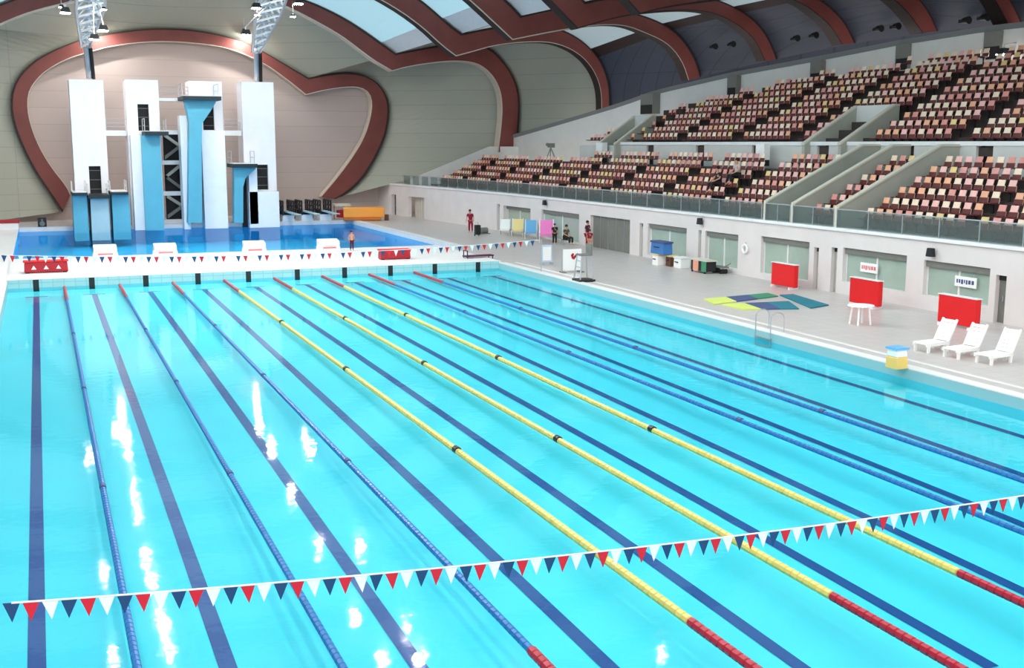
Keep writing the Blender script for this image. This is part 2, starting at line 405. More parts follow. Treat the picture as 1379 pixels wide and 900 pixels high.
# lining between the ribs
SS = [0, .04, .2, .4, .6, .8, .96, 1]
def loft(A, B, n, m, ofs=RT*.5):
    a = resample(A, n); b = resample(B, n)
    return MB().grid([[p.lerp(q, s) + Vector((0, ofs, 0)) for p, q in zip(a, b)] for s in SS], m)
for k in range(7):
    A, B = ribs[k], ribs[k+1]
    def edge(a): return a in (0, len(SS)-2)
    if k == 0:
        struct(loft(A['C'][0], B['C'][0], 48, SHELLG).obj('ceiling_lining'))
        struct(loft(A['L'][0], B['L'][0], 28, SHELLG).obj('ceiling_lining'))
    else:
        struct(loft(A['C'][0], B['C'][0], 48, lambda a, b: WHITE if edge(a) or b > 44 or b < 3 else SKYL).obj('ceiling_skylight'))
        struct(loft(A['L'][0], B['L'][0], 28, CLAD).obj('ceiling_lining'))
    if k < 2:
        struct(loft(A['R'][0], B['R'][0], 36, SHELLG).obj('ceiling_lining'))
    else:
        n = 36; cut = 24
        struct(loft(A['R'][0], B['R'][0], n, lambda a, b: (CREAM if edge(a) else SKYL2) if 1 <= b < cut else (RIBD if b in (0, cut, cut+1) else CLAD)).obj('ceiling_lining'))
# the rest of the roof nearer the camera (out of the photograph): the last bay carried on
B = ribs[7]
last = {k: resample(B[k][0], 40) for k in 'LCR'}
for key, m in (('L', CLAD), ('C', SKYL), ('R', CLAD)):
    struct(MB().grid([[p+Vector((0, -d, 0)) for p in last[key]] for d in (-RT/2, 10, 22, 34, 46)], m).obj('ceiling_lining'))
# ================================================================== RIGHT SIDE: CONCOURSE WALL
WX = 34.2
FZ = 3.18
def wx(y): return WX if y < 62 else WX-.0010*(y-62)**2*2.2
segs = []
openings = [  # y0 (near), y1 (far), sill z, head z, kind
 (22.95, 23.45, .3, 2.08, 'door'), (23.75, 27.2, .88, 2.28, 'win'), (28.2, 32.2, .86, 2.36, 'win'), (32.6, 33.0, .3, 2.3, 'slit'), (33.9, 34.25, .3, 2.2, 'slit'), (34.6, 38.4, .6, 2.4, 'win'),
 (40.4, 43.5, .55, 2.3, 'win'), (43.9, 44.2, .3, 2.3, 'slit'), (45.4, 49.7, .5, 2.3, 'win'), (50.3, 50.7, .3, 2.25, 'slit'), (51.9, 57.2, .3, 2.35, 'gate'),
 (58.9, 64.9, .4, 2.3, 'win'), (66.8, 71.6, .4, 2.25, 'win'), (72.3, 72.8, .3, 2.3, 'slit'), (87.2, 90.6, .3, 2.15, 'gate2'), (93.3, 94.3, .3, 2.2, 'slitd')]
HEAD = 2.42
wb = MB()
def wallpiece(y0, y1, z0, z1, m=CONC, t=.3):
    a, b = wx(y0), wx(y1)
    i = len(wb.v); k = wb.mi(m)
    wb.v.extend([(a, y0, z0), (b, y1, z0), (b+t, y1, z0), (a+t, y0, z0), (a, y0, z1), (b, y1, z1), (b+t, y1, z1), (a+t, y0, z1)])
    for f in ((0, 1, 2, 3), (4, 7, 6, 5), (0, 4, 5, 1), (1, 5, 6, 2), (2, 6, 7, 3), (3, 7, 4, 0)):
        wb.f.append(tuple(i+j for j in f)); wb.m.append(k)
prev = -14
for (y0, y1, s, h, kd) in openings:
    if y0 > prev: 
        n = 1 if y0 < 62 else 3
        for q in range(n): wallpiece(prev+(y0-prev)*q/n, prev+(y0-prev)*(q+1)/n, DZ, HEAD)
    if s > .31: wallpiece(y0, y1, DZ, s)
    wallpiece(y0, y1, h, HEAD)
    prev = y1
for q in range(3): wallpiece(prev+(BY-prev)*q/3, prev+(BY-prev)*(q+1)/3, DZ, HEAD)
for a in range(-14, 97, 4): wallpiece(a, min(a+4, BY), HEAD, FZ, CONC, .3)
struct(wb.obj('wall_right'))
fc = MB()
for a in range(-14, 97, 4):
    b = min(a+4, BY); fc.face([(wx(a)-.1, a, FZ-.12), (wx(b)-.1, b, FZ-.12), (wx(b)-.1, b, FZ+.02), (wx(a)-.1, a, FZ+.02)], WHITE)
    fc.face([(wx(a)-.1, a, FZ+.02), (wx(b)-.1, b, FZ+.02), (wx(b)+1.2, b, FZ+.02), (wx(a)+1.2, a, FZ+.02)], WHITE)
    fc.face([(wx(a)-.1, a, FZ-.12), (wx(b)-.1, b, FZ-.12), (wx(b), b, FZ-.12), (wx(a), a, FZ-.12)], WHITE)
struct(fc.obj('trim_1'))
# recess interiors and fills
nw = nd = 0
for (y0, y1, s, h, kd) in openings:
    x = max(wx(y0), wx(y1)); mb = MB()
    if kd == 'win':
        nw += 1
        mb.box((x+.24, y0, s), (x+.3, y1, h), WINGL)
        mb.box((x+.10, y0, h-.26), (x+.24, y1, h), GREYD)          # roller box
        for t in (.0, .5, 1.): 
            yy = y0+(y1-y0)*t; mb.box((x+.2, yy-.04, s), (x+.25, yy+.04, h), WHITE)
        struct(mb.obj('window_%d' % nw))
    elif kd in ('gate', 'gate2'):
        nd += 1
        mb.box((x+.2, y0, s), (x+.28, y1, h), GREYD if kd == 'gate' else mat('beige_shutter', (196, 190, 178), .6))
        for t in range(1, 5): mb.box((x+.17, y0+(y1-y0)*t/5-.02, s), (x+.2, y0+(y1-y0)*t/5+.02, h), STEEL if kd == 'gate' else CONC)
        struct(mb.obj('door_%d' % nd))
    else:
        nd += 1
        mm = {'door': GREYD, 'slit': PARAPET, 'slitd': DARK}[kd]
        mb.box((x+.2, y0, s), (x+.26, y1, h), mm); mb.box((x+.14, (y0+y1)/2-.02, 1.1), (x+.2, (y0+y1)/2+.02, 1.3), STEEL)
        if kd != 'slitd': mb.box((x+.16, y0, h-.2), (x+.2, y1, h), DARK)
        struct(mb.obj('door_%d' % nd))
# ================================================================== STANDS
ROWX, ROWP, ROWZ, ROWR = 35.15, .85, 3.2, .45
NL = 6
URX, URZ, URR, NU = 41.4, 6.72, .446, 11
UEND = [73., 71.6, 70.4, 69.4, 69.2, 69.2]
def backx(y):
    P = [(-14, 51.6), (20, 52.6), (40, 52.5), (49.5, 52.1), (56.5, 51.0), (63.2, 49.0), (71.7, 46.8), (79, 44.6), (85.5, 42.6), (98, 40.5)]
    for (a, x0), (b, x1) in zip(P, P[1:]):
        if a <= y <= b: return x0+(x1-x0)*(y-a)/(b-a)
    return 42
def backtop(y):
    P = [(-14, 13.2), (43, 13.55), (50, 13.3), (56.5, 12.75), (64, 12.0), (71.7, 11.0), (75, 10.2), (85.5, 8.2), (98, 6.4)]
    for (a, x0), (b, x1) in zip(P, P[1:]):
        if a <= y <= b: return x0+(x1-x0)*(y-a)/(b-a)
    return 8
YEND = 95.2
sb = MB()
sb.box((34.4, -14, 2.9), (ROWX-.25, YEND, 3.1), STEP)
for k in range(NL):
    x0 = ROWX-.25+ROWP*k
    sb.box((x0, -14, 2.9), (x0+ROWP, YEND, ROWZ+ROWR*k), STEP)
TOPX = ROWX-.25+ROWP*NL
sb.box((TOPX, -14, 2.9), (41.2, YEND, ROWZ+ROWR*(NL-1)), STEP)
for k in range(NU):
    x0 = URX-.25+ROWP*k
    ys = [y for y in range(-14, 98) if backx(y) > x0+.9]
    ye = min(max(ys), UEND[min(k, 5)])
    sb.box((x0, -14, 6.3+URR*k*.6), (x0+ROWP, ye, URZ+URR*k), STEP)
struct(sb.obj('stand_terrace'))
# white front wall of the upper tier with door openings
uw = MB()
drs = [31.3, 36.3, 42.8, 49.0, 55.3, 61.8]
prev = -14
UW = 41.0
for y in drs:
    uw.box((UW, prev, 5.2), (UW+.25, y-.5, 6.95), STANDWHITE); prev = y+.5
uw.box((UW, prev, 5.2), (UW+.25, 73., 6.75), STANDWHITE)
uw.box((UW-.05, -14, 6.78), (UW+.35, 66.3, 6.98), WHITE)
uw.box((UW+.8, -14, 5.2), (UW+.9, 70, 6.3), DARK)  # dark plane paints in the unlit interior behind the door gaps
struct(uw.obj('stand_front_wall'))
# curved back wall of the stand
kw = MB()
yy = [y*1.0 for y in range(-14, 96, 2)]+[95.2]
gaps = [(42, 43.3), (49, 50.2), (56, 57.2), (63, 64.2), (71, 73)]
for a, b in zip(yy, yy[1:]):
    xa, xb = backx(a), backx(b); za, zb = backtop(a), backtop(b)
    for x, m, t0 in ((.0, STANDWHITE, 0),):
        kw.face([(xa, a, 5), (xb, b, 5), (xb, b, zb-.32), (xa, a, za-.32)], STANDWHITE if a >= 20 else PARAPET)
    kw.face([(xa-.06, a, za-.32), (xb-.06, b, zb-.32), (xb-.06, b, zb), (xa-.06, a, za)], CLAD2); kw.face([(xa-.06, a, za-.32), (xb-.06, b, zb-.32), (xb, b, zb-.32), (xa, a, za-.32)], CLAD2)
    kw.face([(xa-.06, a, za), (xb-.06, b, zb), (xb+2.2, b, zb), (xa+2.2, a, za)], CLAD2)
    kw.face([(xa+7.6, a, za-3), (xb+7.6, b, zb-3), (xb+7.6, b, zb+2.5), (xa+7.6, a, za+2.5)], CLAD)
struct(kw.obj('stand_back_wall'))
gw = MB()
for a, b in gaps:
    p = [(backx(y)-.04, y) for y in (a, b)]; z0, z1 = backtop(a)-1.9, backtop(a)-.35
    gw.box((min(p[0][0], p[1][0])-.06, a, z0), (max(p[0][0], p[1][0])+.02, b, z1), GREYD)
    gw.box((min(p[0][0], p[1][0])-.08, a+.1, z0), (min(p[0][0], p[1][0])-.05, b-.1, z0+.7), DARK)
struct(gw.obj('stand_exit_door'))
# end wall of the lower tier
ew = MB()
ep = [(33.3, 92.7, 3.6), (34.2, 92.2, 4.05), (39.9, 89.7, 6.6), (43.0, 88.0, 6.6)]
for t_, m_ in ((0, STANDWHITE), (.25, STANDWHITE)):
    ew.grid([[(x-t_*.5, y-t_*.8, 2.8) for x, y, z in ep], [(x-t_*.5, y-t_*.8, z) for x, y, z in ep]], m_)
ew.grid([[(x, y, z) for x, y, z in ep], [(x-.125, y-.2, z) for x, y, z in ep]], STANDWHITE)
struct(ew.obj('stand_end_wall'))
# stair parapets of the lower tier
for y in (38.3, 36.1, 32.9):
    mb = MB()
    mb.prism([(34.35, 3.1), (34.35, 4.05), (39.9, 6.75), (41.0, 6.75), (41., 3.1)], 'y', y-.09, y+.09, PARAPET)
    mb.prism([(34.30, 4.05), (34.30, 4.13), (39.9, 6.85), (41.0, 6.85), (41.0, 6.75), (39.9, 6.75)], 'y', y-.14, y+.14, CAPC)
    mb.box((34.25, y-.09, 3.2), (34.4, y+.09, 4.15), CAPC)
    struct(mb.obj('stair_parapet'))
# vomitories in the upper tier
for (y0, y1, x1) in ((40.9, 44.0, 44.0), (66.3, 69.0, 43.6)):
    mb = MB()
    for y in (y0, y1):
        mb.prism([(40.6, 5.4), (40.6, 6.9), (x1, 8.95), (x1+.3, 8.95), (x1+.3, 5.4)], 'y', y-.12, y+.12, PARAPET)
        mb.prism([(40.55, 6.9), (x1, 8.97), (x1+.3, 8.97), (x1+.3, 8.87), (x1, 8.87), (40.55, 6.8)], 'y', y-.15, y+.15, CAPC)
    mb.box((x1, y0, 5.4), (x1+.3, y1, 8.95), STANDWHITE)
    struct(mb.obj('stand_vomitory'))
# glass balustrade along the front of the lower tier
def balustrade(y0, y1, label):
    t = thing('glass_balustrade', label, 'railing', (WX, (y0+y1)/2, FZ))
    n = max(2, int((y1-y0)/1.9)); lx = lambda y: wx(y)+.05-WX
    g = MB(); r = MB(); c = (y0+y1)/2
    P = [y0+(y1-y0)*i/n for i in range(n+1)]
    for a, b in zip(P, P[1:]):
        g.box((lx((a+b)/2)-.01, a-c+.03, .05), (lx((a+b)/2)+.01, b-c-.03, .80), GLASS)
    g.obj('glass_panel', t)
    r.tube([(lx(y), y-c, .83) for y in P], .028, STEEL, 6); r.obj('handrail', t)
    for y in P[:45]:
        MB().box((lx(y)-.025, y-c-.025, .01), (lx(y)+.025, y-c+.025, .83), STEEL).obj('post', t)
balustrade(14, 32.8, 'glass balustrade on white fascia, right of the stair parapets')
balustrade(36.2, 38.2, 'short glass balustrade closing the stairway between two sloped parapets')
balustrade(33.0, 36.0, 'glass balustrade before the narrow seat block between sloped parapets')
balustrade(38.5, 91.9, 'long glass balustrade on white fascia, left of the stair parapets')
# ------------------------------------------------------------------ seats
def seat_meshes():
    backs = []
    for m in SEATM:
        b = MB()
        # curved shell back: local +x towards the rows behind
        prof = [(.18, .40), (.22, .62), (.225, .65), (.26, .76), (.29, .87)]
        rows = [[(x-.03*math.cos(math.pi*(yy/.48)), yy, z) for yy in [q*(.23 if z < .64 else .18) for q in (-1, -.7, 0, .7, 1)]] for x, z in prof]
        low = lambda a_, b_: SEATPAN if a_ == 0 else m
        b.grid(rows, low)
        rows2 = [[(p[0]+.035, p[1], p[2]) for p in r] for r in rows]
        b.grid([list(reversed(r)) for r in rows2], low)
        b.grid([rows[-1], rows2[-1]], m); b.grid([rows2[0], rows[0]], m)
        b.grid([[r[0] for r in rows2], [r[0] for r in rows]], m); b.grid([[r[-1] for r in rows], [r[-1] for r in rows2]], m)
        backs.append(b.mesh('backrest'))
    p = MB()
    p.prism([(-.2, .40), (-.2, .44), (.0, .42), (.18, .44), (.2, .38), (0, .37)], 'y', -.22, .22, SEATPAN)
    pan = p.mesh('seat_pan')
    q = MB(); q.box((.08, -.05, 0), (.16, .05, .38), BLACK); q.box((-.05, -.12, .34), (.16, .12, .38), BLACK)
    return backs, pan, q.mesh('bracket')
backs, pan, brk = seat_meshes()
PITCHY = .60
aisles_l = [17.5, 26.0, 44.4, 51.0, 57.6, 64.2, 70.8, 77.4, 84.0, 90.2]
aisles_u = [26., 33.2, 40.0, 46.0, 52.2, 58.4, 64.6]
seats = []
def blocked_l(y, k):
    for a in aisles_l:
        if abs(y-a-(.0 if a > 40 else 0)) < .55: return True
    if 35.9 < y < 38.75 or 32.5 < y < 33.3: return True
    return False
for k in range(NL):
    far = 89.8-k*.3 if k < 5 else 68
    y = 15.2
    while y < far:
        if not blocked_l(y, k) and not (k == NL-1 and (y > 44 and y < 46)): seats.append(('l', k, y, ROWX+ROWP*k, ROWZ+ROWR*k))
        y += PITCHY
for k in range(NU):
    y = 20.5
    x = URX+ROWP*k
    while y < 90:
        if backx(y) > x+2.3 and y < UEND[min(k, 5)]-.5 and not any(abs(y-a) < .55 for a in aisles_u) and not (40.6 < y < 44.3 and x < 44.6) and not (66 < y < 69.4 and x < 44) and not (k > 2 and y > 66.3):
            seats.append(('u', k, y, x, URZ+URR*k))
        y += PITCHY
def toimg(p):
    d = Vector(p)-CAMP; z = d.dot(_fw); return 689.5+FPX*d.dot(_r)/z, 450-FPX*d.dot(_u)/z, z
vis = []
for s in seats:
    u, v, z = toimg((s[3], s[2], s[4]+.6))
    if -4 < u < 1383 and v > -5: vis.append((z, s, u))
vis.sort(key=lambda t: t[0])
near = vis[:300]; rest = [t[1] for t in vis[300:]]
hue = lambda s: random.Random(int(s[2]*3.1)*31+s[1]*7+(0 if s[0] == 'l' else 500)).choices(range(5), [30, 28, 18, 10, 14])[0]
lblk = sorted(aisles_l+[35.9, 32.9])
def block(s):
    A = [32.9, 36., 44.4]+[a for a in aisles_l if a not in (44.4,)] if s[0] == 'l' else aisles_u
    A = sorted(set(A)); return sum(1 for a in A if a < s[2]), A
bynear = {}
for z, s, u in near: bynear.setdefault((s[0], s[1], block(s)[0]), []).append((u, s))
def blockname(s):
    i, A = block(s)
    if s[0] == 'l':
        y = s[2]
        if 33 < y < 36: return 'block between the sloped parapets'
        if y < 26: return 'lower stand block at the right edge'
        if y < 32.9: return 'lower block just right of the parapets'
        if y < 44.4: return 'lower block just left of the parapets'
        return 'lower block, %s left of the parapets' % ORD[i-sum(1 for a in A if a < 44.3)+1]
    y = s[2]
    return 'upper block at the right edge' if y < 26 else 'upper block, %s in from the right' % ORD[i]
for key, L in bynear.items():
    L.sort(key=lambda t: t[0])
    for n, (u, s) in enumerate(L):
        h = hue(s)
        t = thing('spectator_seat', '%s seat, %s from left, %s row, %s' % (SEATN[h], ORD[min(n, 19)], ORD[key[1]], blockname(s)), 'seat', (s[3], s[2], s[4]), 0,
                  'seats in row %d of the %s stand' % (key[1]+1, 'lower' if s[0] == 'l' else 'upper'))
        for nm, me in (('backrest', backs[h]), ('seat_pan', pan), ('bracket', brk)):
            c = bpy.data.objects.new(nm, me); COL.objects.link(c); c.parent = t
big = MB()
src = {}
for h in range(5):
    me = backs[h]; src[h] = ([v.co.copy() for v in me.vertices], [tuple(p.vertices) for p in me.polygons], [me.materials[p.material_index] for p in me.polygons])
psrc = ([v.co.copy() for v in pan.vertices], [tuple(p.vertices) for p in pan.polygons], [SEATPAN]*len(pan.polygons))
for s in rest:
    for vs, fs, m in (src[hue(s)], psrc):
        i = len(big.v); o = Vector((s[3], s[2], s[4]))
        big.v += [tuple(v+o) for v in vs]; big.f += [tuple(i+j for j in f) for f in fs]; big.m += [big.mi(x) for x in m]
o = big.obj('spectator_seats'); tag(o, 'rows of peach and dark red folding seats filling the farther part of both stands', 'seats', kind='stuff')
# ================================================================== DIVING TOWERS
TY = 88.2
def wall_with_hole(mb, x0, x1, z0, z1, y, d, hx0, hx1, hz0, hz1, m, back=None):
    for a, b, c, e in ((x0, hx0, z0, z1), (hx1, x1, z0, z1), (hx0, hx1, z0, hz0), (hx0, hx1, hz1, z1)):
        if b > a and e > c: mb.box((a, y, c), (b, y+d, e), m)
def X(u, v=200, y=TY): return aty(u, v, y).x
def Z(u, v, y=TY): return aty(u, v, y).z
def tower(label, u0, u1, vtop, hole, y=TY):
    t = thing('diving_tower', label, 'diving tower', (X((u0+u1)/2), y, DZ))
    x0, x1 = X(u0)-t.location.x, X(u1)-t.location.x; zt = Z(u0, vtop)-DZ
    h = [X(hole[0])-t.location.x, X(hole[1])-t.location.x, Z(u0, hole[3])-DZ, Z(u0, hole[2])-DZ]
    mb = MB(); wall_with_hole(mb, x0, x1, 0, zt, 0, 2.6, *h, TOWERWHITE); mb.obj('shaft', t)
    rb = MB(); rb.box((h[0], .35, h[2]), (h[1], .5, h[3]), DARK)
    for q in range(3): rb.box((h[0], .3, h[2]+(h[3]-h[2])*(q+.5)/3), (h[1], .34, h[2]+(h[3]-h[2])*(q+.5)/3+.04), GREYD)
    rb.obj('doorway', t)
    return t
def rail(mb, pts, h, m=WHITE, r=.03, n=2):
    pts = [Vector(p) for p in pts]
    for q in range(n): mb.tube([p+Vector((0, 0, h*(q+1)/n)) for p in pts], r, m, 5)
    for p in pts: mb.tube([p, p+Vector((0, 0, h))], r, m, 5)
t1 = tower('leftmost tall white diving tower slab, above the low cyan platforms', 98, 144, 107, (118, 134, 224, 262))
t2 = tower('white diving tower with mid-height cyan platform, second from the left', 173, 217, 107, (188, 203, 140, 176))
t3 = tower('white diving tower carrying the highest funnel-shaped cyan platform', 258, 302, 109, (275, 290, 140, 175))
t4 = tower('rightmost tall white diving tower, beside the small cyan platform', 328, 371, 110, (345, 360, 222, 256))
def platform(parent, u0, u1, v, yf, yb, thick=.3, railing=True):
    ox, oy = parent.location.x, parent.location.y
    x0, x1 = aty(u0, v, yf).x-ox, aty(u1, v, yf).x-ox; z = aty(u0, v, yf).z-DZ
    pf = MB().box((x0, yf-oy, z-thick), (x1, yb-oy-.15, z), TEALD).obj('platform', parent)
    MB().box((x0+.1, yf-oy+.3, z), (x1-.1, yb-oy-.15, z+.05), WHITE).obj('platform_mat', pf)
    if railing:
        for xx in (x0+.08, x1-.08): mb = MB(); rail(mb, [(xx, yf-oy+1.0, z), (xx, yb-oy-.2, z)], 1., STEEL); mb.obj('railing', pf)
    return x0, x1, z
# tower 2: 7.5 m platform
oy = TY
x0, x1, z = platform(t2, 195, 227, 177, 85.2, 88.3)
MB().box((X(193, 240, 86)-t2.location.x, 86.-oy, -.3), (X(218, 240, 86)-t2.location.x, 87.9-oy, z-.3), CYANP, 1.).obj('pillar', t2)
MB().box((X(178, 240, 87.2)-t2.location.x, 86.6-oy, -.3), (X(192, 240, 87.2)-t2.location.x, 88.1-oy, z-.3), TOWERWHITE).obj('side_wall', t2)
# tower 3: 10 m platform on a funnel
x0, x1, z = platform(t3, 246, 298, 129, 84.6, 88.3)
f = MB(); ox = t3.location.x
pr = [aty(u, v, 85.6) for u, v in ((248, 135), (292, 135), (283, 150), (272, 166), (271, 200), (272, 300), (253, 300), (254, 200), (255, 166), (252, 150))]
f.prism([(p.x-ox, max(-.3, p.z-DZ)) for p in pr], 'y', 85.4-oy, 86.6-oy, CYANP); f.obj('funnel_support', t3)
s = MB()
a, b = X(244, 230, 87)-ox, X(253, 230, 87)-ox
s.box((a, 86.4-oy, -.3), (b, 88.1-oy, Z(250, 156, 87)-DZ), TOWERWHITE)
s.box((X(272, 230, 87)-ox, 86.4-oy, -.3), (X(303, 230, 87)-ox, 88.1-oy, Z(280, 176, 87)-DZ), TOWERWHITE); s.obj('side_wall', t3)
# tower 4: 5 m platform
ox = t4.location.x
x0, x1, z = platform(t4, 313, 347, 221, 85.2, 88.3)
f = MB(); pr = [aty(u, v, 86.) for u, v in ((315, 226), (345, 226), (330, 240), (327, 252), (327, 300), (315, 300))]
f.prism([(p.x-ox, max(-.3, p.z-DZ)) for p in pr], 'y', 85.8-oy, 86.8-oy, CYANP); f.obj('wedge_support', t4)
f = MB(); f.box((X(333, 260, 87)-ox, 86.2-oy, -.3), (X(373, 260, 87)-ox, 88.1-oy, Z(340, 258, 87)-DZ), TOWERWHITE); f.box((X(333, 240, 87)-ox, 86.2-oy, 0), (X(344, 240, 87)-ox, 88.1-oy, Z(340, 228, 87)-DZ), TOWERWHITE)
f.obj('side_wall', t4)
MB().box((X(326, 260, 87)-ox, 87.2-oy, -.3), (X(333, 260, 87)-ox, 87.4-oy, Z(340, 232, 87)-DZ), DARK).obj('gap_panel', t4)
# tower 1: three low platforms
lows = [(97, 118, 260, CYANP, 'low cyan diving platform, leftmost of the three below the left tower', 97, 117), (119, 148, 264, PALEC, 'low grey diving platform in the middle of the three, with wide dark top', 121, 146),
        (149, 173, 259, CYANP, 'low cyan diving platform, rightmost of the three below the left tower', 150, 174)]
for u0, u1, v, m, lab, p0, p1 in lows:
    t = thing('low_platform', lab, 'diving platform', (X((u0+u1)/2, v, 85), 86.5, DZ))
    ox, oy2 = t.location.x, 86.5
    x0, x1 = aty(u0, v, 84.6).x-ox, aty(u1, v, 84.6).x-ox; z = aty(u0, v, 84.6).z-DZ
    pf = MB().box((x0, -1.9, z-.22), (x1, 1.65, z), TEALD).obj('platform', t)
    MB().box((x0+.06, -1.5, z), (x1-.06, 1.6, z+.06), WHITE if m is CYANP else BLACK).obj('platform_mat', pf)
    MB().box((X(p0, v, 85)-ox, -1.4, -.9), (X(p1, v, 85)-ox, 1.5, z-.22), m, .97).obj('pier', t)
    for xx in (x0+.05, x1-.05): mb = MB(); rail(mb, [(xx, -.4, z), (xx, 1.6, z)], .8, WHITE); mb.obj('railing', pf)
# stair core between towers 2 and 3
t = thing('stair_core', 'dark glazed stair between the two middle diving towers with white landings', 'staircase', (X(233), TY+.6, DZ)); ox = t.location.x
zz = [Z(233, v) - DZ for v in (300, 262, 220, 179)]
MB().box((X(222)-ox, .5, -.3), (X(245)-ox, .7, zz[3]), DARK).obj('dark_glazing', t)
for q in range(4):
    MB().box((X(218.5)-ox, .05, zz[q]-.12 if q else -.1), (X(246)-ox, .7, zz[q]+.22 if q else .35), TOWERWHITE).obj('landing', t)
for q in range(3):
    x0, x1 = X(223)-ox, X(244)-ox
    if q % 2: x0, x1 = x1, x0
    h0, h1 = zz[q]+.3, zz[q+1]-.3; mid = (h0+h1)/2
    fm = MB(); fm.prism([(x0, h0), (x1, mid), (x1, mid+.3), (x0, h0+.3)], 'y', .1, .45, GREYD); fm.prism([(x1, mid), (x0, h1), (x0, h1+.3), (x1, mid+.3)], 'y', .1, .45, PARAPET); fm.obj('stair_flight', t)
# walkways
for u0, u1, v, lab in ((144.3, 172.6, 179, 'white walkway bridging the leftmost and second diving towers'), (303.5, 327.5, 179, 'white walkway bridging the two right-hand diving towers')):
    t = thing('walkway', lab, 'walkway', (X((u0+u1)/2), TY+.4, Z(u0, v))); x0, x1 = X(u0)-t.location.x, X(u1)-t.location.x
    dk = MB().box((x0, .1, -.22), (x1, 1.2, .2), WHITE).obj('deck', t)
    mb = MB(); rail(mb, [(x0+.05, .15, .2), (x1-.05, .15, .2)], .9, STEEL, .02, 3); mb.obj('railing', dk)
t = thing('walkway', 'slim high walkway from second tower to the topmost diving platform', 'walkway', (X(232), TY+.3, Z(232, 134))); x0, x1 = X(217.8)-t.location.x, X(257.3)-t.location.x
MB().box((x0, 0, -.12), (x1, 1.0, .12), WHITE).obj('deck', t)
mb = MB(); rail(mb, [(x0, .05, .1), (x1, .05, .1)], .9, STEEL, .02, 3); mb.obj('railing', t)
# springboards
for q, (x, lab) in enumerate(((21.0, 'springboard nearest the right diving tower, with black handrails'), (22.6, 'middle springboard of the three by the right diving tower'), (24.2, 'springboard farthest right, its pale board pointing at the orange mats'))):
    t = thing('springboard', lab, 'springboard', (x, 89.0, DZ))
    st = MB(); st.box((-.5, -1., 0), (.5, 1.6, .55), WHITE, .95); so = st.obj('stand', t)
    st = MB(); st.box((-.26, -5.0, .78), (.26, 1.4, .84), PALEC); st.obj('board', t)
    st = MB(); st.tube([(-.3, -.6, .66), (.3, -.6, .66)], .1, BLACK, 8); st.box((-.3, 1., .55), (.3, 1.3, .78), BLACK); st.obj('fulcrum', t)
    for sx in (-.45, .45):
        st = MB(); rail(st, [(sx, -1., .55), (sx, -.1, .55), (sx, .8, .55), (sx, 1.6, .55)], 1.15, BLACK, .085, 3); st.obj('handrail', so)
    st = MB()
    for q2 in range(4): st.box((-.4, 1.6+.25*q2, 0), (.4, 1.85+.25*q2, .55-.13*q2), BLACK)
    st.obj('steps', so)
# lighting masts and trusses over the diving pool
def truss(label, base, k1, k2, far):
    t = thing('lighting_mast', label, 'lighting truss', base)
    b = Vector(base); K = [Vector(p)-b for p in (k1, k2, far)]
    MB().tube([(0, -.0, 0.02), K[0]], .2, STEEL, 8).obj('pole', t)
    MB().tube([(.35, .1, 0), K[0]+Vector((.35, .1, 0))], .16, BLACK, 6).obj('cable_riser', t)
    ch = MB(); lt = MB()
    P = []
    for a, c, n, in ((K[0], K[1], 7), (K[1], K[2], 22)):
        for i in range(n+1):
            if P and i == 0: continue
            P.append(a.lerp(c, i/n))
    wd = [min(.95, .3+.13*i) for i in range(len(P))]
    cor = [[p+Vector((sx*w_, 0, sz*w_*.8)) for p, w_ in zip(P, wd)] for sx, sz in ((-1, 0), (1, 0), (0, 1.3))]
    for c in cor: ch.tube(c, .13, STEEL, 6)
    for i in range(len(P)-1):
        for a in range(3):
            lt.tube([cor[a][i], cor[(a+1) % 3][i+1]], .09, WHITE, 5); lt.tube([cor[a][i], cor[(a+1) % 3][i]], .05, STEEL, 5)
    ch.obj('chord', t); lt.obj('lattice', t)
    return t
truss('silver lattice lighting truss rising from the leftmost diving tower', (5.8, 89.0, 11.85), (5.65, 88.0, 14.2), (5.9, 79, 17.2), (6.3, 40, 17.4))
truss('silver lattice lighting truss rising from the rightmost diving tower', (18.9, 89.0, 11.9), (18.75, 88.0, 14.2), (18.6, 79, 17.5), (18.4, 40, 17.6))
LENS = mat('floodlight_lens', (255, 255, 255), .3, emit=((255, 252, 246), LAMP_STRENGTH))
LENSV = mat('dimmed_floodlight_lens', (255, 255, 255), .3, emit=((255, 252, 246), 60.))
hm = MB(); hm.prism([(-.34, .05), (.34, .05), (.22, .4), (-.22, .4)], 'y', -.3, .3, BLACK); hm.box((-.05, -.05, .4), (.05, .05, .62), STEEL)
housing = hm.mesh('housing')
lm = MB(); lm.box((-.3, -.27, 0), (.3, .27, .05), LENS); lens = lm.mesh('lens')
lm = MB(); lm.box((-.3, -.27, 0), (.3, .27, .05), LENSV); lensv = lm.mesh('lens')
hg = MB(); hg.tube([(0, 0, .6), (0, 0, 2.2)], .03, STEEL, 5); hanger = hg.mesh('hanger')
def flood(p, lab, grp='floodlights on the roof trusses', s=1., dim=None):
    t = thing('floodlight', lab, 'floodlight', p, 0, grp); t.scale = (s, s, s)
    if dim is not None:
        am = MB(); am.tube([(0, 0, .6), (dim[0]/s, 0, max(.75, dim[1]/s))], .04, STEEL, 5); arm_ = am.mesh('arm')
    for n, me in (('housing', housing), ('lens', lens if dim is None else lensv), ('hanger', hanger) if dim is None else ('arm', arm_)):
        c = bpy.data.objects.new(n, me); COL.objects.link(c); c.parent = t
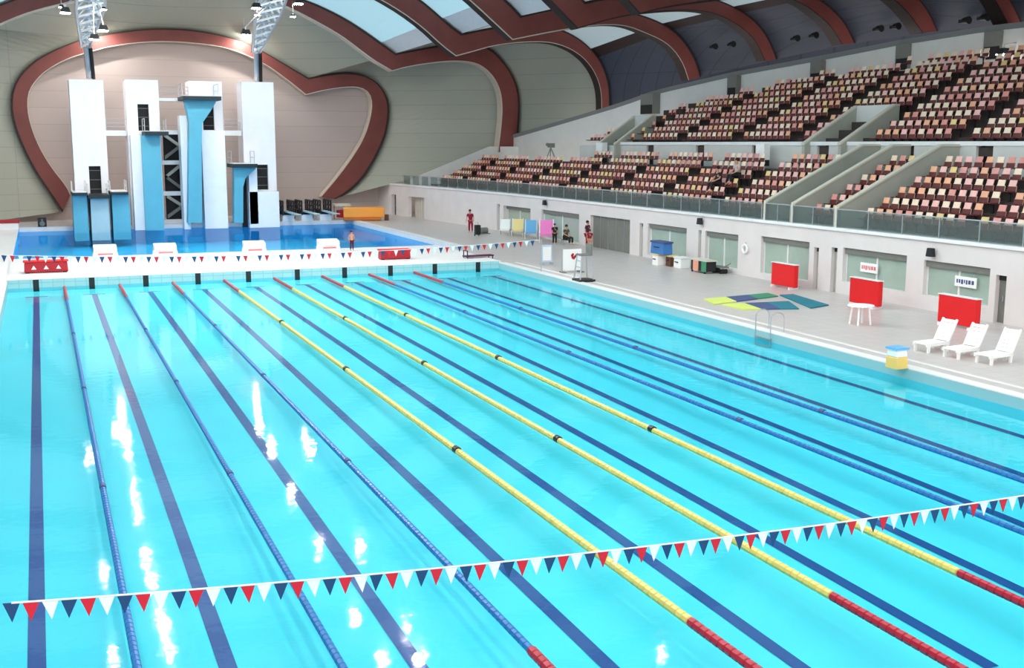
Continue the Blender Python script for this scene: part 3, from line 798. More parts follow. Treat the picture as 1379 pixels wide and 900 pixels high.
for u, v, lab in ((88, 16, 'lit floodlight left of the left truss, near the top edge'), (139, 40, 'big lit floodlight just right of the left truss'), (127, 52, 'lower lit floodlight right of the left truss foot'),
                  (331, 46, 'lit floodlight left of the right truss foot'), (345, 10, 'lit floodlight high on the left of the right truss'),
                  (402, 4, 'bright floodlight on the right of the right truss at top edge'),):
    p = aty(u, v, 77.2); ax_ = 5.9 if u < 200 else 18.6; flood((p.x, p.y, p.z-.1), lab, dim=((ax_-p.x)*.75, (17.6-p.z)*.8))
GL = [(163, 548), (165, 565), (173, 612), (180, 660), (186, 690), (197, 750), (205, 785), (215, 825), (221, 850), (228, 885), (120, 618), (140, 775), (153, 882),
      (345, 532), (347, 550), (366, 597), (393, 665), (430, 737), (478, 830), (515, 890), (411, 592), (485, 737), (548, 848), (566, 888)]
for u, v in GL:
    d = ray(u, v); g = CAMP+d*(-CAMH/d.z); q = 16.0/(-d.z); p = g+Vector((d.x, d.y, -d.z))*q
    flood((p.x, p.y, p.z), 'roof floodlight seen only as a white glint on the water', s=.5)
for y in (-2, 5, 12, 19, 26, 33):  # extra unseen floodlights, added to brighten the near half of the pool
    for x in (-1., 5.5, 12.5, 19., 26.):
        flood((x, y, 15.6), 'added floodlight brightening the near half of the pool, out of view', s=.36)
p = atx(1351, 69, 51.); flood((p.x, p.y, p.z-.2), 'small bright white lamp above the top seat row at the right edge', s=.9, dim=(.9, -.3))
# small dark vents in pairs on the cladding
for (u, v) in ((962, 63), (986, 60), (1072, 52), (1097, 48), (1184, 39), (1207, 36), (1301, 28), (1326, 24)):
    p = aty(u, v, {962: 70.5, 986: 69, 1072: 62.5, 1097: 61, 1184: 55, 1207: 53.5, 1301: 47.5, 1326: 46}[u])
    t = thing('roof_loudspeaker', 'dark round fitting on the navy roof cladding, %s' % {962: 'left one of the leftmost pair', 986: 'right one of the leftmost pair', 1072: 'left one of the second pair', 1097: 'right one of the second pair',
              1184: 'left one of the third pair', 1207: 'right one of the third pair', 1301: 'left one of the rightmost pair', 1326: 'right one of the rightmost pair'}[u], 'loudspeaker', p, 0, 'dark fittings on the roof cladding')
    MB().tube([(-.1, -.35, 0), (-.1, .1, 0)], [.24, .18], BLACK, 10).obj('horn', t); MB().box((-.14, .1, -.1), (.2, .5, .1), BLACK).obj('bracket', t)
# ================================================================== LANE ROPES
def rope(x, body, label):
    t = thing('lane_rope', label, 'lane rope', (x, 0, 0))
    def run(y0, y1, m, name, r=.075):
        n = int((y1-y0)/.16); pts = []; R = []
        for i in range(n):
            a = y0+(y1-y0)*i/n; st = (y1-y0)/n
            for f, rr in ((.03, .72), (.10, 1), (.86, 1), (.93, .72)):
                pts.append((0, a+st*f, .012)); R.append(r*rr)
        MB().tube(pts, R, m, 8).obj(name, t)
    run(.3, 5.0, ROPERED, 'end_floats'); run(45., 49.7, ROPERED, 'end_floats')
    run(5., 45., body, 'float_run', .075 if body is YEL else .06)
    for y in (15, 25, 35): tag(MB().tube([(0, y-.09, .03), (0, y+.09, .03)], .088 if body is YEL else .066, BLACK if body is YEL else NAVF, 10).obj('marker_float', t), 'dark marker float')
    MB().tube([(0, 0.02, .02), (0, 49.98, .02)], .012, STEEL, 5).obj('cable', t)
for i, x in enumerate((2.5, 5., 7.5, 10., 12.5, 15., 17.5, 20.)):
    body = YEL if x in (10., 12.5, 15.) else ROPEB
    lab = {2.5: 'leftmost blue lane rope, red at its ends', 5.: 'second blue lane rope from the left', 7.5: 'blue lane rope just left of the yellow ones', 10.: 'leftmost yellow lane rope with red ends',
           12.5: 'middle yellow lane rope with red ends', 15.: 'rightmost yellow lane rope with red ends', 17.5: 'blue lane rope just right of the yellow ones', 20.: 'blue lane rope farthest right, nearest the loungers'}[x]
    rope(x, body, lab)
# ================================================================== PENNANT LINES
def pennants(pts_z, y, x0, x1, n, label, sx, h, st):
    t = thing('pennant_line', label, 'pennant line', (x0, y, 0))
    zf = pts_z
    MB().tube([(x-x0, 0, zf(x)) for x in [x0+(x1-x0)*i/60 for i in range(61)]], .012, FLWH, 5).obj('cord', t)
    def tri(mb, i):
        x = x0+st*i; z = zf(x); dz = (zf(x+.05)-zf(x-.05))*10
        mb.prism([(x-x0-sx/2, z-dz*sx/2), (x-x0+sx/2, z+dz*sx/2), (x-x0+random.uniform(-.015, .015), z-h)], 'y', -.005, .005, (FLNAVY, FLRED, FLWH)[i % 3]); return mb
    for i in range(min(n, 99)):
        tag(tri(MB(), i).obj('pennant', t), ('navy pennant', 'red pennant', 'white pennant')[i % 3])
    for x in (x0-.3, x1+.15): MB().tube([(x-x0, 0, .0), (x-x0, 0, zf(x)+.02)], .022, STEEL, 6).obj('pole', t)
    if n > 99:
        mb = MB()
        for i in range(99, n): tri(mb, i)
        mb.obj('pennant', t)['kind'] = 'stuff'
    return t
near_z = lambda x: 1.575+.0030*(x-14.2)**2
pennants(near_z, 4., 1.165, 25.3, 129, 'near string of navy, red and white triangular pennants across the foreground', .168, .215, .1864)
far_z = lambda x: 1.66+.0022*(x-13.5)**2
pennants(far_z, 45., .1, 25.2, 76, 'far string of small navy, red and white pennants before the bulkhead', .22, .3, .33)
# ================================================================== BULKHEAD ITEMS
def start_cover(x, y, label):
    t = thing('starting_block', label, 'starting block', (x, y, BZ))
    b = MB(); b.box((-.7, -.35, 0), (.7, .35, .35), PLASTW, .92); b.obj('base', t, bevel=.04)
    b = MB(); b.prism([(-.42, .35), (.42, .35), (.36, .72), (-.36, .62)], 'x', -.62, .62, WHITE); b.obj('sloped_top', t, bevel=.03)
    b = MB(); b.box((-.4, -.372, .18), (.4, -.36, .26), CORAL); b.obj('pink_marking', t)
start_cover(4.9, 59.9, 'white starting platform on the bulkhead, above right of the red crate')
start_cover(8.15, 59.7, 'white starting platform, second from the left on the bulkhead')
start_cover(13.2, 59.5, 'white starting platform, third from the left, centre of the bulkhead')
start_cover(17.6, 59.3, 'white starting platform on the bulkhead, nearest the standing swimmer')
def crate(x, y, L, h, label, marks):
    t = thing('red_crate', label, 'crate', (x, y, BZ))
    MB().box((-L/2, -.3, .04), (L/2, .3, h), DRED, .97).obj('body', t, bevel=.05)
    MB().box((-L/2-.03, -.33, h), (L/2+.03, .33, h+.07), RED).obj('lid', t, bevel=.02)
    b = MB(); b.box((-L/2+.05, -.25, 0), (-L/2+.25, .25, .05), BLACK); b.box((L/2-.25, -.25, 0), (L/2-.05, .25, .05), BLACK); b.obj('skid', t)
    if marks:
        b = MB()
        for q in (-.28, .0, .28): b.prism([(q*L-.12, h*.35), (q*L+.12, h*.35), (q*L, h*.7)], 'y', -.325, -.31, FLWH)
        b.obj('white_mark', t)
crate(1.75, 53.0, 2.05, .55, 'long red crate with white triangle marks at the left of the bulkhead', True)
crate(19.9, 53.1, 1.75, .5, 'long red crate without marks at the right of the bulkhead', False)
t = thing('rescue_stretcher', 'low dark stretcher on the bulkhead near the pool corner', 'stretcher', (24.6, 52.2, DZ+.05), .1)
b = MB(); b.box((-.9, -.25, .14), (.9, .25, .22), PURP); b.obj('bed', t, bevel=.03)
b = MB()
for x in (-.8, .8):
    b.tube([(x, -.25, 0), (x, -.25, .5 if x < 0 else .2)], .03, BLACK, 6); b.tube([(x, .25, 0), (x, .25, .5 if x < 0 else .2)], .03, BLACK, 6)
b.tube([(-.8, -.25, .5), (-.8, .25, .5)], .03, BLACK, 6); b.obj('frame', t)
# left deck
t = thing('bench', 'dark red bench on white base at the left edge of the picture', 'bench', (-1.2, 86.5, DZ))
MB().box((-1.3, -.35, .5), (1.3, .35, .75), DRED).obj('seat', t, bevel=.04); MB().box((-1.2, -.3, 0), (1.2, .3, .5), WHITE).obj('base', t)
t = thing('loudspeaker', 'black box loudspeaker on the far left corner of the diving pool', 'loudspeaker', (1.7, 88.4, DZ))
MB().box((-.32, -.3, .05), (.32, .3, .75), BLACK).obj('cabinet', t, bevel=.03); MB().tube([(0, -.3, .3), (0, -.33, .3)], .2, GREYD, 12).obj('woofer', t); MB().tube([(0, -.3, .58), (0, -.33, .58)], .08, GREYD, 10).obj('tweeter', t)
# ================================================================== RIGHT DECK ITEMS
for (u, v, lab) in ((733, 273, 'small round black loudspeaker high on the concourse wall, leftmost'), (942, 298, 'black loudspeaker on concourse wall above the blue-lit window'), (1253, 340, 'black loudspeaker high on the concourse wall, rightmost')):
    p = atx(u, v, WX-.2)
    t = thing('wall_loudspeaker', lab, 'loudspeaker', p, 0, 'loudspeakers on the concourse wall')
    MB().box((-.1, -.17, -.17), (.12, .17, .17), BLACK, .8).obj('cabinet', t, bevel=.02); MB().box((.1, -.04, -.04), (.2, .04, .04), STEEL).obj('bracket', t)
# red panels
for (u, v, lab) in ((1056, 388, 'bright red panel before the concourse wall, farthest of three'), (1165, 413, 'bright red panel standing behind the white table'), (1290, 441, 'bright red panel standing behind the white loungers')):
    p = atz(u, v, DZ)
    L = {1056: 1.75, 1165: 1.75, 1290: 1.85}[u]
    t = thing('standing_screen', lab, 'screen', p, 0, 'red screens by the concourse wall')
    MB().box((-.12, -L/2, .1), (.12, L/2, 1.12), RED).obj('padded_board', t, bevel=.03)
    MB().box((-.14, -L/2-.02, 1.12), (.14, L/2+.02, 1.15), WHITE).obj('top_cap', t)
    for s_ in (-1, 1): MB().box((-.25, s_*(L/2-.2)-.05, 0), (.25, s_*(L/2-.2)+.05, .1), WHITE).obj('foot', t)
# signs on the windows
for (u, v, y0, lab, m) in ((1170, 361, 0, 'small white sign with pink markings on the recessed window', CORAL), (1300, 380, 0, 'small white sign with grey-blue markings on the rightmost window', NAVF)):
    p = atx(u, v, WX+.1)
    t = thing('window_sign', lab, 'sign', p)
    MB().box((0, -.55, -.2), (.04, .55, .2), PLASTW).obj('board', t)
    b = MB()
    rr = random.Random(3)
    y = .45
    while y > -.45:
        wv = rr.uniform(.05, .12); b.box((-.012, y-wv, -.06+rr.uniform(-.04, .02)), (0, y, .08), m); y -= wv+.05
    b.obj('lettering', t)
    b = MB(); b.tube([(.02, -.4, .2), (.02, -.4, .3)], .012, STEEL, 5); b.tube([(.02, .4, .2), (.02, .4, .3)], .012, STEEL, 5); b.obj('hanger', t)
# loungers
def lounger(p, rz, label):
    t = thing('sun_lounger', label, 'sun lounger', p, rz, 'white loungers on the pool deck'); t.scale = (.86,)*3
    b = MB(); 
    for q in range(7): b.box((-.75+.16*q, -.3, .30), (-.62+.16*q, .3, .34), PLASTW)
    b.box((-.8, -.34, .24), (.42, -.28, .36), PLASTW); b.box((-.8, .28, .24), (.42, .34, .36), PLASTW); b.obj('seat', t)
    b = MB(); a = math.radians(62)
    rot = lambda d, o: (.38+d*math.cos(a)-o*math.sin(a), .34+d*math.sin(a)+o*math.cos(a))
    for q in range(6): 
        d0 = .02+.145*q; P = [rot(d0, 0), rot(d0+.12, 0), rot(d0+.12, .04), rot(d0, .04)]; b.prism(P, 'y', -.3, .3, PLASTW)
    for y in (-.34, .28): b.prism([rot(-.05, -.02), rot(.9, -.02), rot(.9, .06), rot(-.05, .06)], 'y', y, y+.06, PLASTW)
    b.obj('backrest', t)
    for x in (-.66, .34):
        for y in (-.3, .3): MB().box((x-.05, y-.035, 0), (x+.05, y+.035, .26), PLASTW, 1.15).obj('leg', t)
    MB().prism([(.38, 0), (.46, 0), (.74, .72), (.68, .74)], 'y', -.05, .05, PLASTW).obj('prop', t)
lounger(tuple(atz(1258, 472, DZ)), .12, 'white resin sun lounger, leftmost of three near the bin')
lounger(tuple(atz(1298, 480, DZ)), .12, 'white resin sun lounger, middle of three before the red panel')
lounger(tuple(atz(1342, 488, DZ)), .12, 'white resin sun lounger, rightmost of three by the grey door')
# table and chairs
p = atz(1158, 437, DZ)
t = thing('plastic_table', 'small white plastic table before the middle red panel', 'table', p)
MB().tube([(0, 0, .68), (0, 0, .72)], .48, PLASTW, 20).obj('tabletop', t)
for a in range(4): MB().tube([(.3*math.cos(a*1.57+.7), .3*math.sin(a*1.57+.7), .68), (.38*math.cos(a*1.57+.7), .38*math.sin(a*1.57+.7), 0)], .035, PLASTW, 6).obj('leg', t)
# bin
p = atz(1207, 496, DZ)
t = thing('rescue_box', 'yellow and white box standing at the pool edge left of the loungers', 'box', p)
b = MB(); b.box((-.22, -.24, 0), (.22, .24, .36), AMBER, .96); b.obj('yellow_base', t, bevel=.03)
b = MB(); b.box((-.2, -.22, .36), (.2, .22, .6), PLASTW, .95); b.obj('white_top', t, bevel=.03)
MB().box((-.23, -.25, .58), (.23, .25, .64), LBLUE).obj('lid', t)
# pool ladder
t = thing('pool_ladder', 'stainless steel pool ladder with two curved grab rails at the right edge', 'ladder', (25.1, 24.75, DZ))
for y in (-.45, .45):
    pts = [(-.18, y, -.9), (-.18, y, .45)]+[(-.18+.28*(1-math.cos(a)), y, .5+.24*math.sin(a)) for a in [i*math.pi/8 for i in range(9)]]+[(.38, y, .03)]
    MB().tube(pts, .019, STEEL, 7).obj('grab_rail', t)
for z in (-.2, -.5, -.8): MB().box((-.24, -.45, z), (-.12, .45, z+.03), STEEL).obj('rung', t)
# foam mats on the deck
def foam(quad, cols, label):
    A, B_, C_, D_ = [atz(u, v, DZ) for u, v in quad]   # A->B far edge, D->C near edge
    o = (A+B_+C_+D_)/4; o.z = DZ
    t = thing('foam_mat', label, 'mat', o)
    n = len(cols)
    for i, m in enumerate(cols):
        a, b = i/n, (i+1)/n
        q = [A.lerp(B_, a), A.lerp(B_, b), D_.lerp(C_, b), D_.lerp(C_, a)]
        MB().prism([(v.x-o.x, v.y-o.y) for v in q], 'z', .004, .05, m).obj('foam_panel', t)
foam([(948, 404), (1034, 396), (1048, 400), (962, 411)], [LIME, NAVF, GREEN], 'lime, navy and green foam mat, farthest arm of the deck mats')
foam([(972, 411), (1062, 407), (1076, 417), (1000, 418)], [LIME, NAVF, TEAL], 'lime, navy and teal foam mat nearest the pool edge')
foam([(1050, 398.5), (1068, 397.5), (1116, 412), (1092, 416)], [TEAL, TEAL], 'teal foam mat pointing towards the white table')
# deck chairs by the far wall
def deckchair(p, rz, m, label, sc=1.):
    t = thing('deck_chair', label, 'deck chair', p, rz, 'coloured reclining chairs'); t.scale = (sc,)*3
    b = MB(); b.prism([(-.75, .32), (.25, .30), (.85, .92), (.79, .97), (.2, .37), (-.75, .39)], 'y', -.29, .29, m); b.obj('sling', t)
    for y in (-.32, .32):
        MB().tube([(-.75, y, .36), (.22, y, .34), (.86, y, 1.0)], .03, WHITE, 6).obj('side_rail', t)
        MB().tube([(-.6, y, .36), (-.45, y, 0)], .03, WHITE, 6).obj('leg', t); MB().tube([(.15, y, .36), (.45, y, 0)], .03, BLACK, 6).obj('leg', t)
for (u, v, m, sc, lab) in ((680, 316, PLASTW, 1.1, 'white reclining deck chair, first of the row by the wall'), (697, 318, YFAB, 1.2, 'pale yellow reclining deck chair between white and blue ones'), (715, 321, LBLUE, 1.25, 'light blue reclining deck chair left of the pink one'),
                           (736, 326, PINK, 1.45, 'pink draped reclining deck chair, largest of the row')):
    deckchair(tuple(atz(u, v, DZ)), 1.15, m, lab, sc)
# board and lifeguard chair
p = atz(736, 357, DZ)
t = thing('notice_board', 'slim light blue notice board standing left of the lifeguard chair', 'notice board', p)
MB().box((-.3, -.04, .15), (.3, .04, 1.1), mat('ice_blue', (190, 208, 232), .5)).obj('board', t); MB().box((-.24, -.05, .25), (.24, -.04, 1.0), PLASTW).obj('sheet', t)
for x in (-.28, .28): MB().box((x-.03, -.2, 0), (x+.03, .2, .15), STEEL).obj('foot', t)
p = atz(770, 367, DZ)
t = thing('banner_stand', 'pale banner stand with red heart-like mark beside the lifeguard chair', 'banner', p)
MB().box((-.55, -.03, .1), (.55, .03, 1.2), PLASTW).obj('banner', t)
b = MB(); b.prism([(-.02, .72), (.16, .9), (.3, 1.), (.36, .92), (.28, .86), (.1, .66)], 'y', -.045, -.03, DRED); b.prism([(-.02, .72), (-.08, .9), (.02, 1.), (.1, .96), (.06, .8)], 'y', -.045, -.03, DRED); b.obj('red_mark', t)
for sx in (-1, 1): po = MB().box((sx*.555-.025, -.04, 0), (sx*.555+.025, .04, 1.22), STEEL).obj('post', t); MB().box((sx*.5-.1, -.25, 0), (sx*.5+.1, .25, .06), GREYD).obj('foot', po)
p = atz(786, 379, DZ)
t = thing('lifeguard_chair', 'tall grey steel lifeguard chair on a dark base at the pool edge', 'lifeguard chair', p)
MB().box((-.42, -.42, 0), (.42, .42, .12), BLACK).obj('base', t)
for x in (-.35, .35):
    for y in (-.35, .35): MB().tube([(x, y, .12), (x*.7, y*.7, 1.25)], .03, STEEL, 6).obj('leg', t)
MB().box((-.3, -.3, 1.25), (.3, .3, 1.32), GREYD).obj('seat', t); MB().box((.24, -.3, 1.32), (.3, .3, 1.8), GREYD).obj('backrest', t)
for z in (.4, .7, 1.0): MB().tube([(-.36+.1*z, -.3, z), (-.36+.1*z, .3, z)], .022, STEEL, 6).obj('rung', t)
# equipment by the wall
def boxthing(name, p, dims, m, label, cat, lid=None, rz=0):
    t = thing(name, label, cat, p, rz)
    x, y, z = dims
    MB().box((-x/2, -y/2, 0), (x/2, y/2, z*.85), m, .95).obj('body', t, bevel=.03)
    MB().box((-x/2-.02, -y/2-.02, z*.85), (x/2+.02, y/2+.02, z), lid or m).obj('lid', t, bevel=.02)
    b = MB(); b.tube([(-x/2-.04, -y*.2, z*.55), (-x/2-.04, y*.2, z*.55)], .03, BLACK, 6); b.obj('handle', t)
    return t
p = atz(888, 357, DZ); boxthing('white_tub', p, (.6, .6, .62), PLASTW, 'white tub at the left of the equipment by the wall', 'tub', YFAB)
boxthing('crate', (p.x+.05, p.y-.1, DZ+.62), (.6, 1.4, .7), BLUE, 'blue crate piled on the white tub before the window', 'crate', NAVF)
p = atz(904.5, 358.5, DZ); boxthing('box', p, (.5, .5, .6), BROWN, 'small brown box with tan lid between the white tubs', 'box', YFAB)
p = atz(918, 361, DZ); boxthing('white_tub', p, (.6, .75, .6), PLASTW, 'white tub with a dark front, right of the brown box', 'tub', WHITE)
t = thing('storage_trolley', 'dark wheeled trolley with a peach panel beside the wall', 'trolley', tuple(atz(947, 367, DZ)))
MB().box((-.3, -.75, .1), (.3, .75, .62), BLACK).obj('body', t, bevel=.03); MB().box((-.32, .0, .08), (-.3, .5, .66), PEACH).obj('peach_panel', t); MB().box((-.34, -.8, .62), (.34, .8, .68), CAPC).obj('top', t)
MB().box((-.32, -.75, .1), (-.3, -.3, .6), GREEN).obj('green_panel', t)
for y in (-.6, .6): MB().tube([(-.25, y, .06), (-.32, y, .06)], .06, BLACK, 8).obj('wheel', t)
p = atz(966, 365, DZ); t = thing('barrow', 'low grey hand barrow right of the dark trolley', 'barrow', (33.7, p.y-.9, DZ))
MB().box((-.25, -.5, .3), (.25, .5, .36), GREYD).obj('tray', t); MB().tube([(0, -.5, .36), (0, -1.0, .6)], .03, GREYD, 6).obj('handle', t)
for y in (-.35, .35): MB().tube([(-.2, y, .12), (.2, y, .12)], .12, BLACK, 10).obj('wheel', t)
for y in (-.35, .35): MB().box((-.02, y-.03, .12), (.02, y+.03, .3), STEEL).obj('strut', t)
# lifebuoy on wall right of window 7
p = atx(1003, 335, WX-.1)
t = thing('lifebuoy', 'small white ring lifebuoy hanging on the concourse wall', 'lifebuoy', p)
b = MB(); R_, r_ = .2, .055
rows = [[((r_*math.sin(q*math.pi/4)), (R_+r_*math.cos(q*math.pi/4))*math.cos(a), (R_+r_*math.cos(q*math.pi/4))*math.sin(a)) for q in range(9)] for a in [i*math.pi/10 for i in range(21)]]
b.grid(rows, PLASTW); b.obj('ring', t, smooth=True)
MB().tube([(.02, 0, .2), (.06, 0, .32)], .02, STEEL, 5).obj('hook', t)
# orange mats
t = thing('padded_block', 'long orange padded block on the far deck beside the diving pool', 'mat stack', (27.35, 87.2, DZ), -.22)
MB().box((-1.75, -.5, .28), (1.75, .5, 1.15), ORANGE).obj('upper_pad', t, bevel=.08); MB().box((-1.8, -.55, .05), (1.4, .5, .28), mat('dark_orange', (200, 110, 40), .6)).obj('lower_pad', t, bevel=.05)
b = MB(); b.box((1.75, -.3, 0), (2.1, .2, .5), BROWN); b.obj('end_block', t)
t = thing('equipment_cart', 'dark red cart with white bundle between springboards and orange block', 'cart', (26.3, 89.6, DZ))
MB().box((-.7, -.4, .15), (.7, .4, .8), DRED).obj('body', t, bevel=.04); MB().ball((.1, -.1, .95), .32, PLASTW, 10, (1.3, 1, .7)).obj('bundle', t)
MB().box((-1., -.45, 1.15), (.4, .45, 1.35), CAPC).obj('shelf', t)
for x in (-.9, .3): MB().box((x-.03, .3, 0), (x+.03, .36, 1.15), BROWN).obj('post', t)
# stand equipment
p = atx(1027, 208, 40.3)
t = thing('control_cabinet', 'white cabinet with black base on the stand, left of the parapet', 'cabinet', (p.x, p.y, ROWZ+ROWR*(NL-1)))
MB().box((-.2, -.42, .5), (.2, .42, 1.4), PLASTW).obj('body', t); MB().box((-.2, -.4, .15), (.2, .4, .5), BLACK).obj('base', t); MB().box((-.05, -.1, 0), (.05, .1, .15), BLACK).obj('foot', t)
p = atx(810, 208, 40.6)
t = thing('control_cabinet', 'white cabinet over a dark unit against the far stand wall', 'cabinet', (40.6, p.y, ROWZ+ROWR*(NL-1)))
MB().box((-.2, -.55, .75), (.2, .55, 1.5), PLASTW).obj('body', t); MB().box((-.2, -.5, .1), (.2, .5, .7), BLACK).obj('base', t)
MB().box((-.05, -.2, 0), (.05, .2, .1), BLACK).obj('foot', t)
p = atx(1224, 218, 40.2)
t = thing('video_camera', 'black video camera before the white stand wall, right of parapets', 'camera', (p.x, p.y, ROWZ+ROWR*(NL-1)))
z = p.z-t.location.z
MB().box((-.12, -.35, z-.12), (.12, .1, z+.12), BLACK).obj('body', t); MB().tube([(0, .1, z), (0, .38, z)], .1, GREYD, 8).obj('lens', t)
for a in range(3): MB().tube([(0, -.1, z-.12), (.3*math.cos(a*2.09), -.1+.3*math.sin(a*2.09), 0)], .02, BLACK, 5).obj('tripod_leg', t)
p = atx(743, 213, 40.4)
t = thing('video_camera', 'grey camera on a tripod before the far end of the white stand wall', 'camera', (40.3, p.y, ROWZ+ROWR*(NL-1)))
MB().box((-.15, -.5, 1.1), (.15, .3, 1.45), GREYD).obj('body', t); MB().tube([(0, .3, 1.27), (0, .7, 1.35)], .14, GREYD, 8).obj('lens', t)
for a in range(3): MB().tube([(0, 0, 1.1), (.5*math.cos(a*2.09), .5*math.sin(a*2.09), 0)], .04, GREYD, 5).obj('tripod_leg', t)
# ================================================================== PEOPLE
def skin_mesh(J, E, R, m, name, parent, root=0, sub=1):
    me = bpy.data.meshes.new(name); me.from_pydata([tuple(j) for j in J], E, [])
    o = bpy.data.objects.new(name+'_tmp', me); COL.objects.link(o)
    md = o.modifiers.new('s', 'SKIN'); sv = me.skin_vertices[0].data
    for i, r in enumerate(R): sv[i].radius = (r, r)
    sv[root].use_root = True
    s2 = o.modifiers.new('u', 'SUBSURF'); s2.levels = sub
    dg = bpy.context.evaluated_depsgraph_get()
    nm = bpy.data.meshes.new_from_object(o.evaluated_get(dg)); bpy.data.objects.remove(o)
    nm.name = name; nm.materials.clear(); nm.materials.append(m)
    for pl in nm.polygons: pl.use_smooth = True
    c = bpy.data.objects.new(name, nm); COL.objects.link(c); c.parent = parent
    return c
def person(loc, rz, label, top, bottom, pose='stand', lean=0., scale=1., hair=HAIR):
    t = thing('person', label, 'person', loc, rz); t.scale = (scale,)*3
    # faces local -y ; z up
    if pose == 'stand':
        hip = .92; J = {'pel': (0, 0, hip), 'chest': (0, -lean*.25, 1.28), 'neck': (0, -lean*.42, 1.48), 'hb': (0, -lean*.5-.01, 1.57), 'ht': (0, -lean*.55-.01, 1.70)}
        leg = lambda s: [(s*.10, 0, .86), (s*.11, -.03, .48), (s*.12, .02, .09), (s*.13, -.14, .04)]
        arm = lambda s: [(s*.19, -lean*.38, 1.42), (s*.25, -lean*.4+.03, 1.14), (s*.25, -lean*.55-.08, .90)]
    else:
        hip = .50; J = {'pel': (0, .05, hip), 'chest': (0, .0, .86), 'neck': (0, -.03, 1.06), 'hb': (0, -.05, 1.15), 'ht': (0, -.06, 1.28)}
        leg = lambda s: [(s*.11, -.02, .48), (s*.13, -.46, .50), (s*.13, -.44, .09), (s*.14, -.60, .04)]
        arm = lambda s: [(s*.20, -.02, 1.0), (s*.26, -.05, .74), (s*.14, -.32, .60)]
    V = [J['pel'], J['chest'], J['neck'], J['hb'], J['ht']]; R = [.13, .145, .055, .085, .075]; E = [(0, 1), (1, 2), (2, 3), (3, 4)]
    # nose
    V.append((V[3][0], V[3][1]-.105, V[3][2]+.02)); R.append(.018); E.append((3, 5))
    legs = []; arms = []
    for s in (-1, 1):
        L = leg(s); b = len(V); V += L; R += [.095, .065, .042, .03]; E += [(0, b), (b, b+1), (b+1, b+2), (b+2, b+3)]
        A = arm(s); b = len(V); V += A; R += [.058, .042, .03]; E += [(1, b), (b, b+1), (b+1, b+2)]
        h = Vector(A[2]); d = (h-Vector(A[1])).normalized()
        palm = h+d*.07; V.append(tuple(palm)); R.append(.026); E.append((b+2, b+3))
        for q, fl in enumerate((.065, .078, .072, .055)):
            V.append(tuple(palm+d*fl+Vector((0, (q-1.5)*.022, 0)))); R.append(.008); E.append((b+3, len(V)-1))
        V.append(tuple(h+d*.05+Vector((-s*.01, -.05, -.01)))); R.append(.009); E.append((b+2, len(V)-1))
    bd = skin_mesh(V, E, R, SKIN, 'body', t)
    # clothes
    cv = [J['pel'], J['chest'], tuple(Vector(J['chest']).lerp(Vector(J['neck']), .75))]; ce = [(0, 1), (1, 2)]; cr = [.15, .165, .08]
    for s in (-1, 1):
        A = arm(s); b = len(cv); cv += [A[0], tuple(Vector(A[0]).lerp(Vector(A[1]), .75))]; cr += [.075, .06]; ce += [(1, b), (b, b+1)]
    if top: skin_mesh(cv, ce, cr, top, 'shirt', t)
    if bottom:
        cv = [J['pel']]; ce = []; cr = [.155]
        for s in (-1, 1):
            L = leg(s); b = len(cv); cv += L[:2]+[tuple(Vector(L[1]).lerp(Vector(L[2]), .85))]; cr += [.11, .082, .062]; ce += [(0, b), (b, b+1), (b+1, b+2)]
        skin_mesh(cv, ce, cr, bottom, 'trousers', t)
    hc = Vector(J['hb']).lerp(Vector(J['ht']), .6)
    hb = MB(); hb.ball((hc.x, hc.y+.025, hc.z+.03), .105, hair, 12, (.92, 1.02, .95)); hb.obj('hair', t, smooth=True)
    fc_ = MB()
    for s in (-1, 1): fc_.ball((hc.x+s*.032, hc.y-.088, hc.z-.03), .012, BLACK, 6)
    fc_.obj('eyes', bd)
    fm = MB(); fm.box((hc.x-.025, hc.y-.095, hc.z-.115), (hc.x+.025, hc.y-.08, hc.z-.105), DRED); fm.obj('mouth', bd)
    return t
p = atz(634, 314, DZ); person(p, -.6, 'person in a crimson top leaning over a black trolley by the wall', SHIRTR, SHIRTR, lean=.5)
p = atz(643, 318, DZ)
t = thing('trolley_bag', 'black upright trolley bag beside the person in crimson', 'bag', p)
MB().box((-.2, -.18, .1), (.2, .18, .8), BLACK).obj('body', t, bevel=.05); MB().tube([(-.12, .15, .8), (-.12, .15, 1.0), (.12, .15, 1.0), (.12, .15, .8)], .02, STEEL, 6).obj('handle', t)
for x in (-.15, .15): MB().tube([(x-.03, .15, .06), (x+.03, .15, .06)], .06, BLACK, 8).obj('wheel', t)
p = atz(652, 315, DZ)
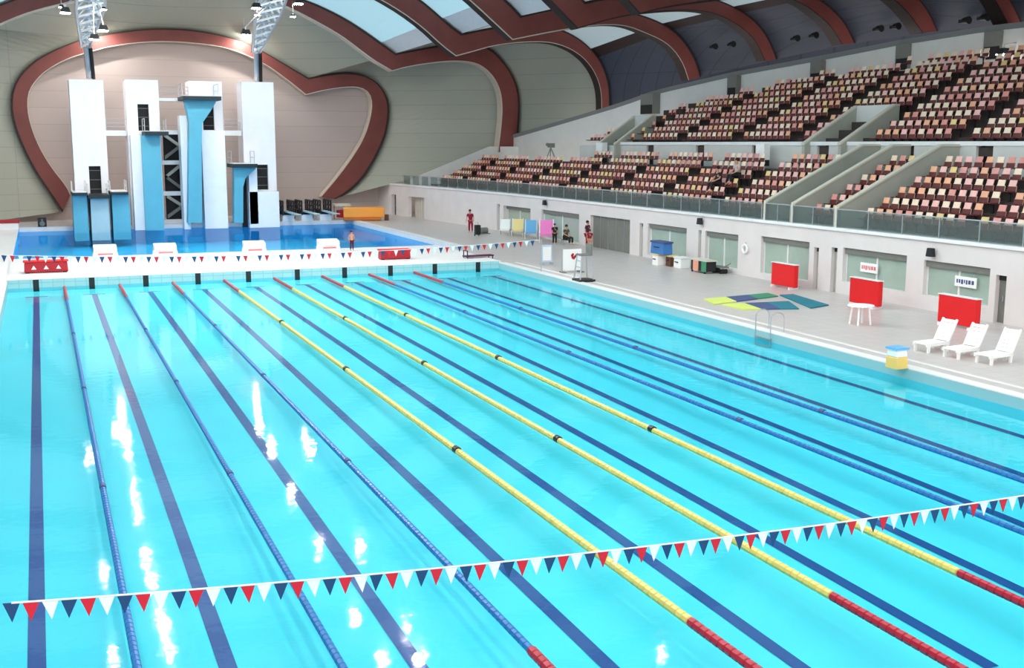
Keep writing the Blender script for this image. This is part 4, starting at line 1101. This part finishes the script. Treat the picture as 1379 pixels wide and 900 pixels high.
t = thing('hose_reel', 'small grey coiled hose cart right of the black trolley bag', 'hose reel', p)
MB().tube([(-.25, 0, .25), (.25, 0, .25)], .22, GREYD, 12).obj('drum', t); MB().box((-.4, -.25, 0), (.4, .25, .05), GREYD).obj('base', t); MB().tube([(-.3, .2, .05), (-.4, .3, .8)], .025, STEEL, 6).obj('handle', t)
MB().box((-.3, -.04, .05), (-.26, .04, .28), GREYD).obj('bracket', t)
p = atz(805, 334, DZ); person((33.6, p.y, DZ), .6, 'dark-haired person in plum clothes standing at the grey gate', PURP, SHIRTR, hair=HAIR)
p = atz(797, 337, DZ); person((33.3, p.y+.3, DZ), -.3, 'shorter person in crimson standing left of the one at the gate', SHIRTR, SKIN, scale=.72)
p = atz(474, 338, BZ); person((18.9, 58.7, BZ), .2, 'small dark-haired swimmer in plum trunks standing on the bulkhead by the dive pool', None, PURP, hair=HAIR, scale=.7)
p = atz(762, 330, DZ); person((p.x, p.y, DZ), .4, 'person in dark green sitting beside the pink deck chair', GREENC, TROUS, 'sit')
p2 = (p.x, p.y+.05, DZ)
t = thing('stool', 'small low stool under the seated person in dark green', 'stool', p2)
MB().box((-.2, -.12, .30), (.2, .28, .36), GREYD).obj('seat', t)
for x in (-.16, .16):
    for y in (-.08, .24): MB().box((x-.02, y-.02, 0), (x+.02, y+.02, .3), STEEL).obj('leg', t)
p = atz(752, 331, DZ); person((p.x, p.y+.6, DZ), -.2, 'person in black standing just right of the pink chair', TROUS, TROUS, scale=.8)
# two spectators
def spectator(u, v, label, top, bottom):
    best = min((s for s in seats if s[0] == 'l'), key=lambda s: (toimg((s[3], s[2], s[4]+.6))[0]-u)**2+(toimg((s[3], s[2], s[4]+.6))[1]-v)**2)
    person((best[3]-.12, best[2], best[4]+.04), -math.pi/2, label, top, bottom, 'sit', scale=1.12)
spectator(999, 232, 'spectator in pale grey top sitting high in the lower stand', SHIRTG, TROUS)
spectator(971, 248, 'spectator in black sitting in the lower stand, in front of the grey-topped one', TROUS, TROUS)
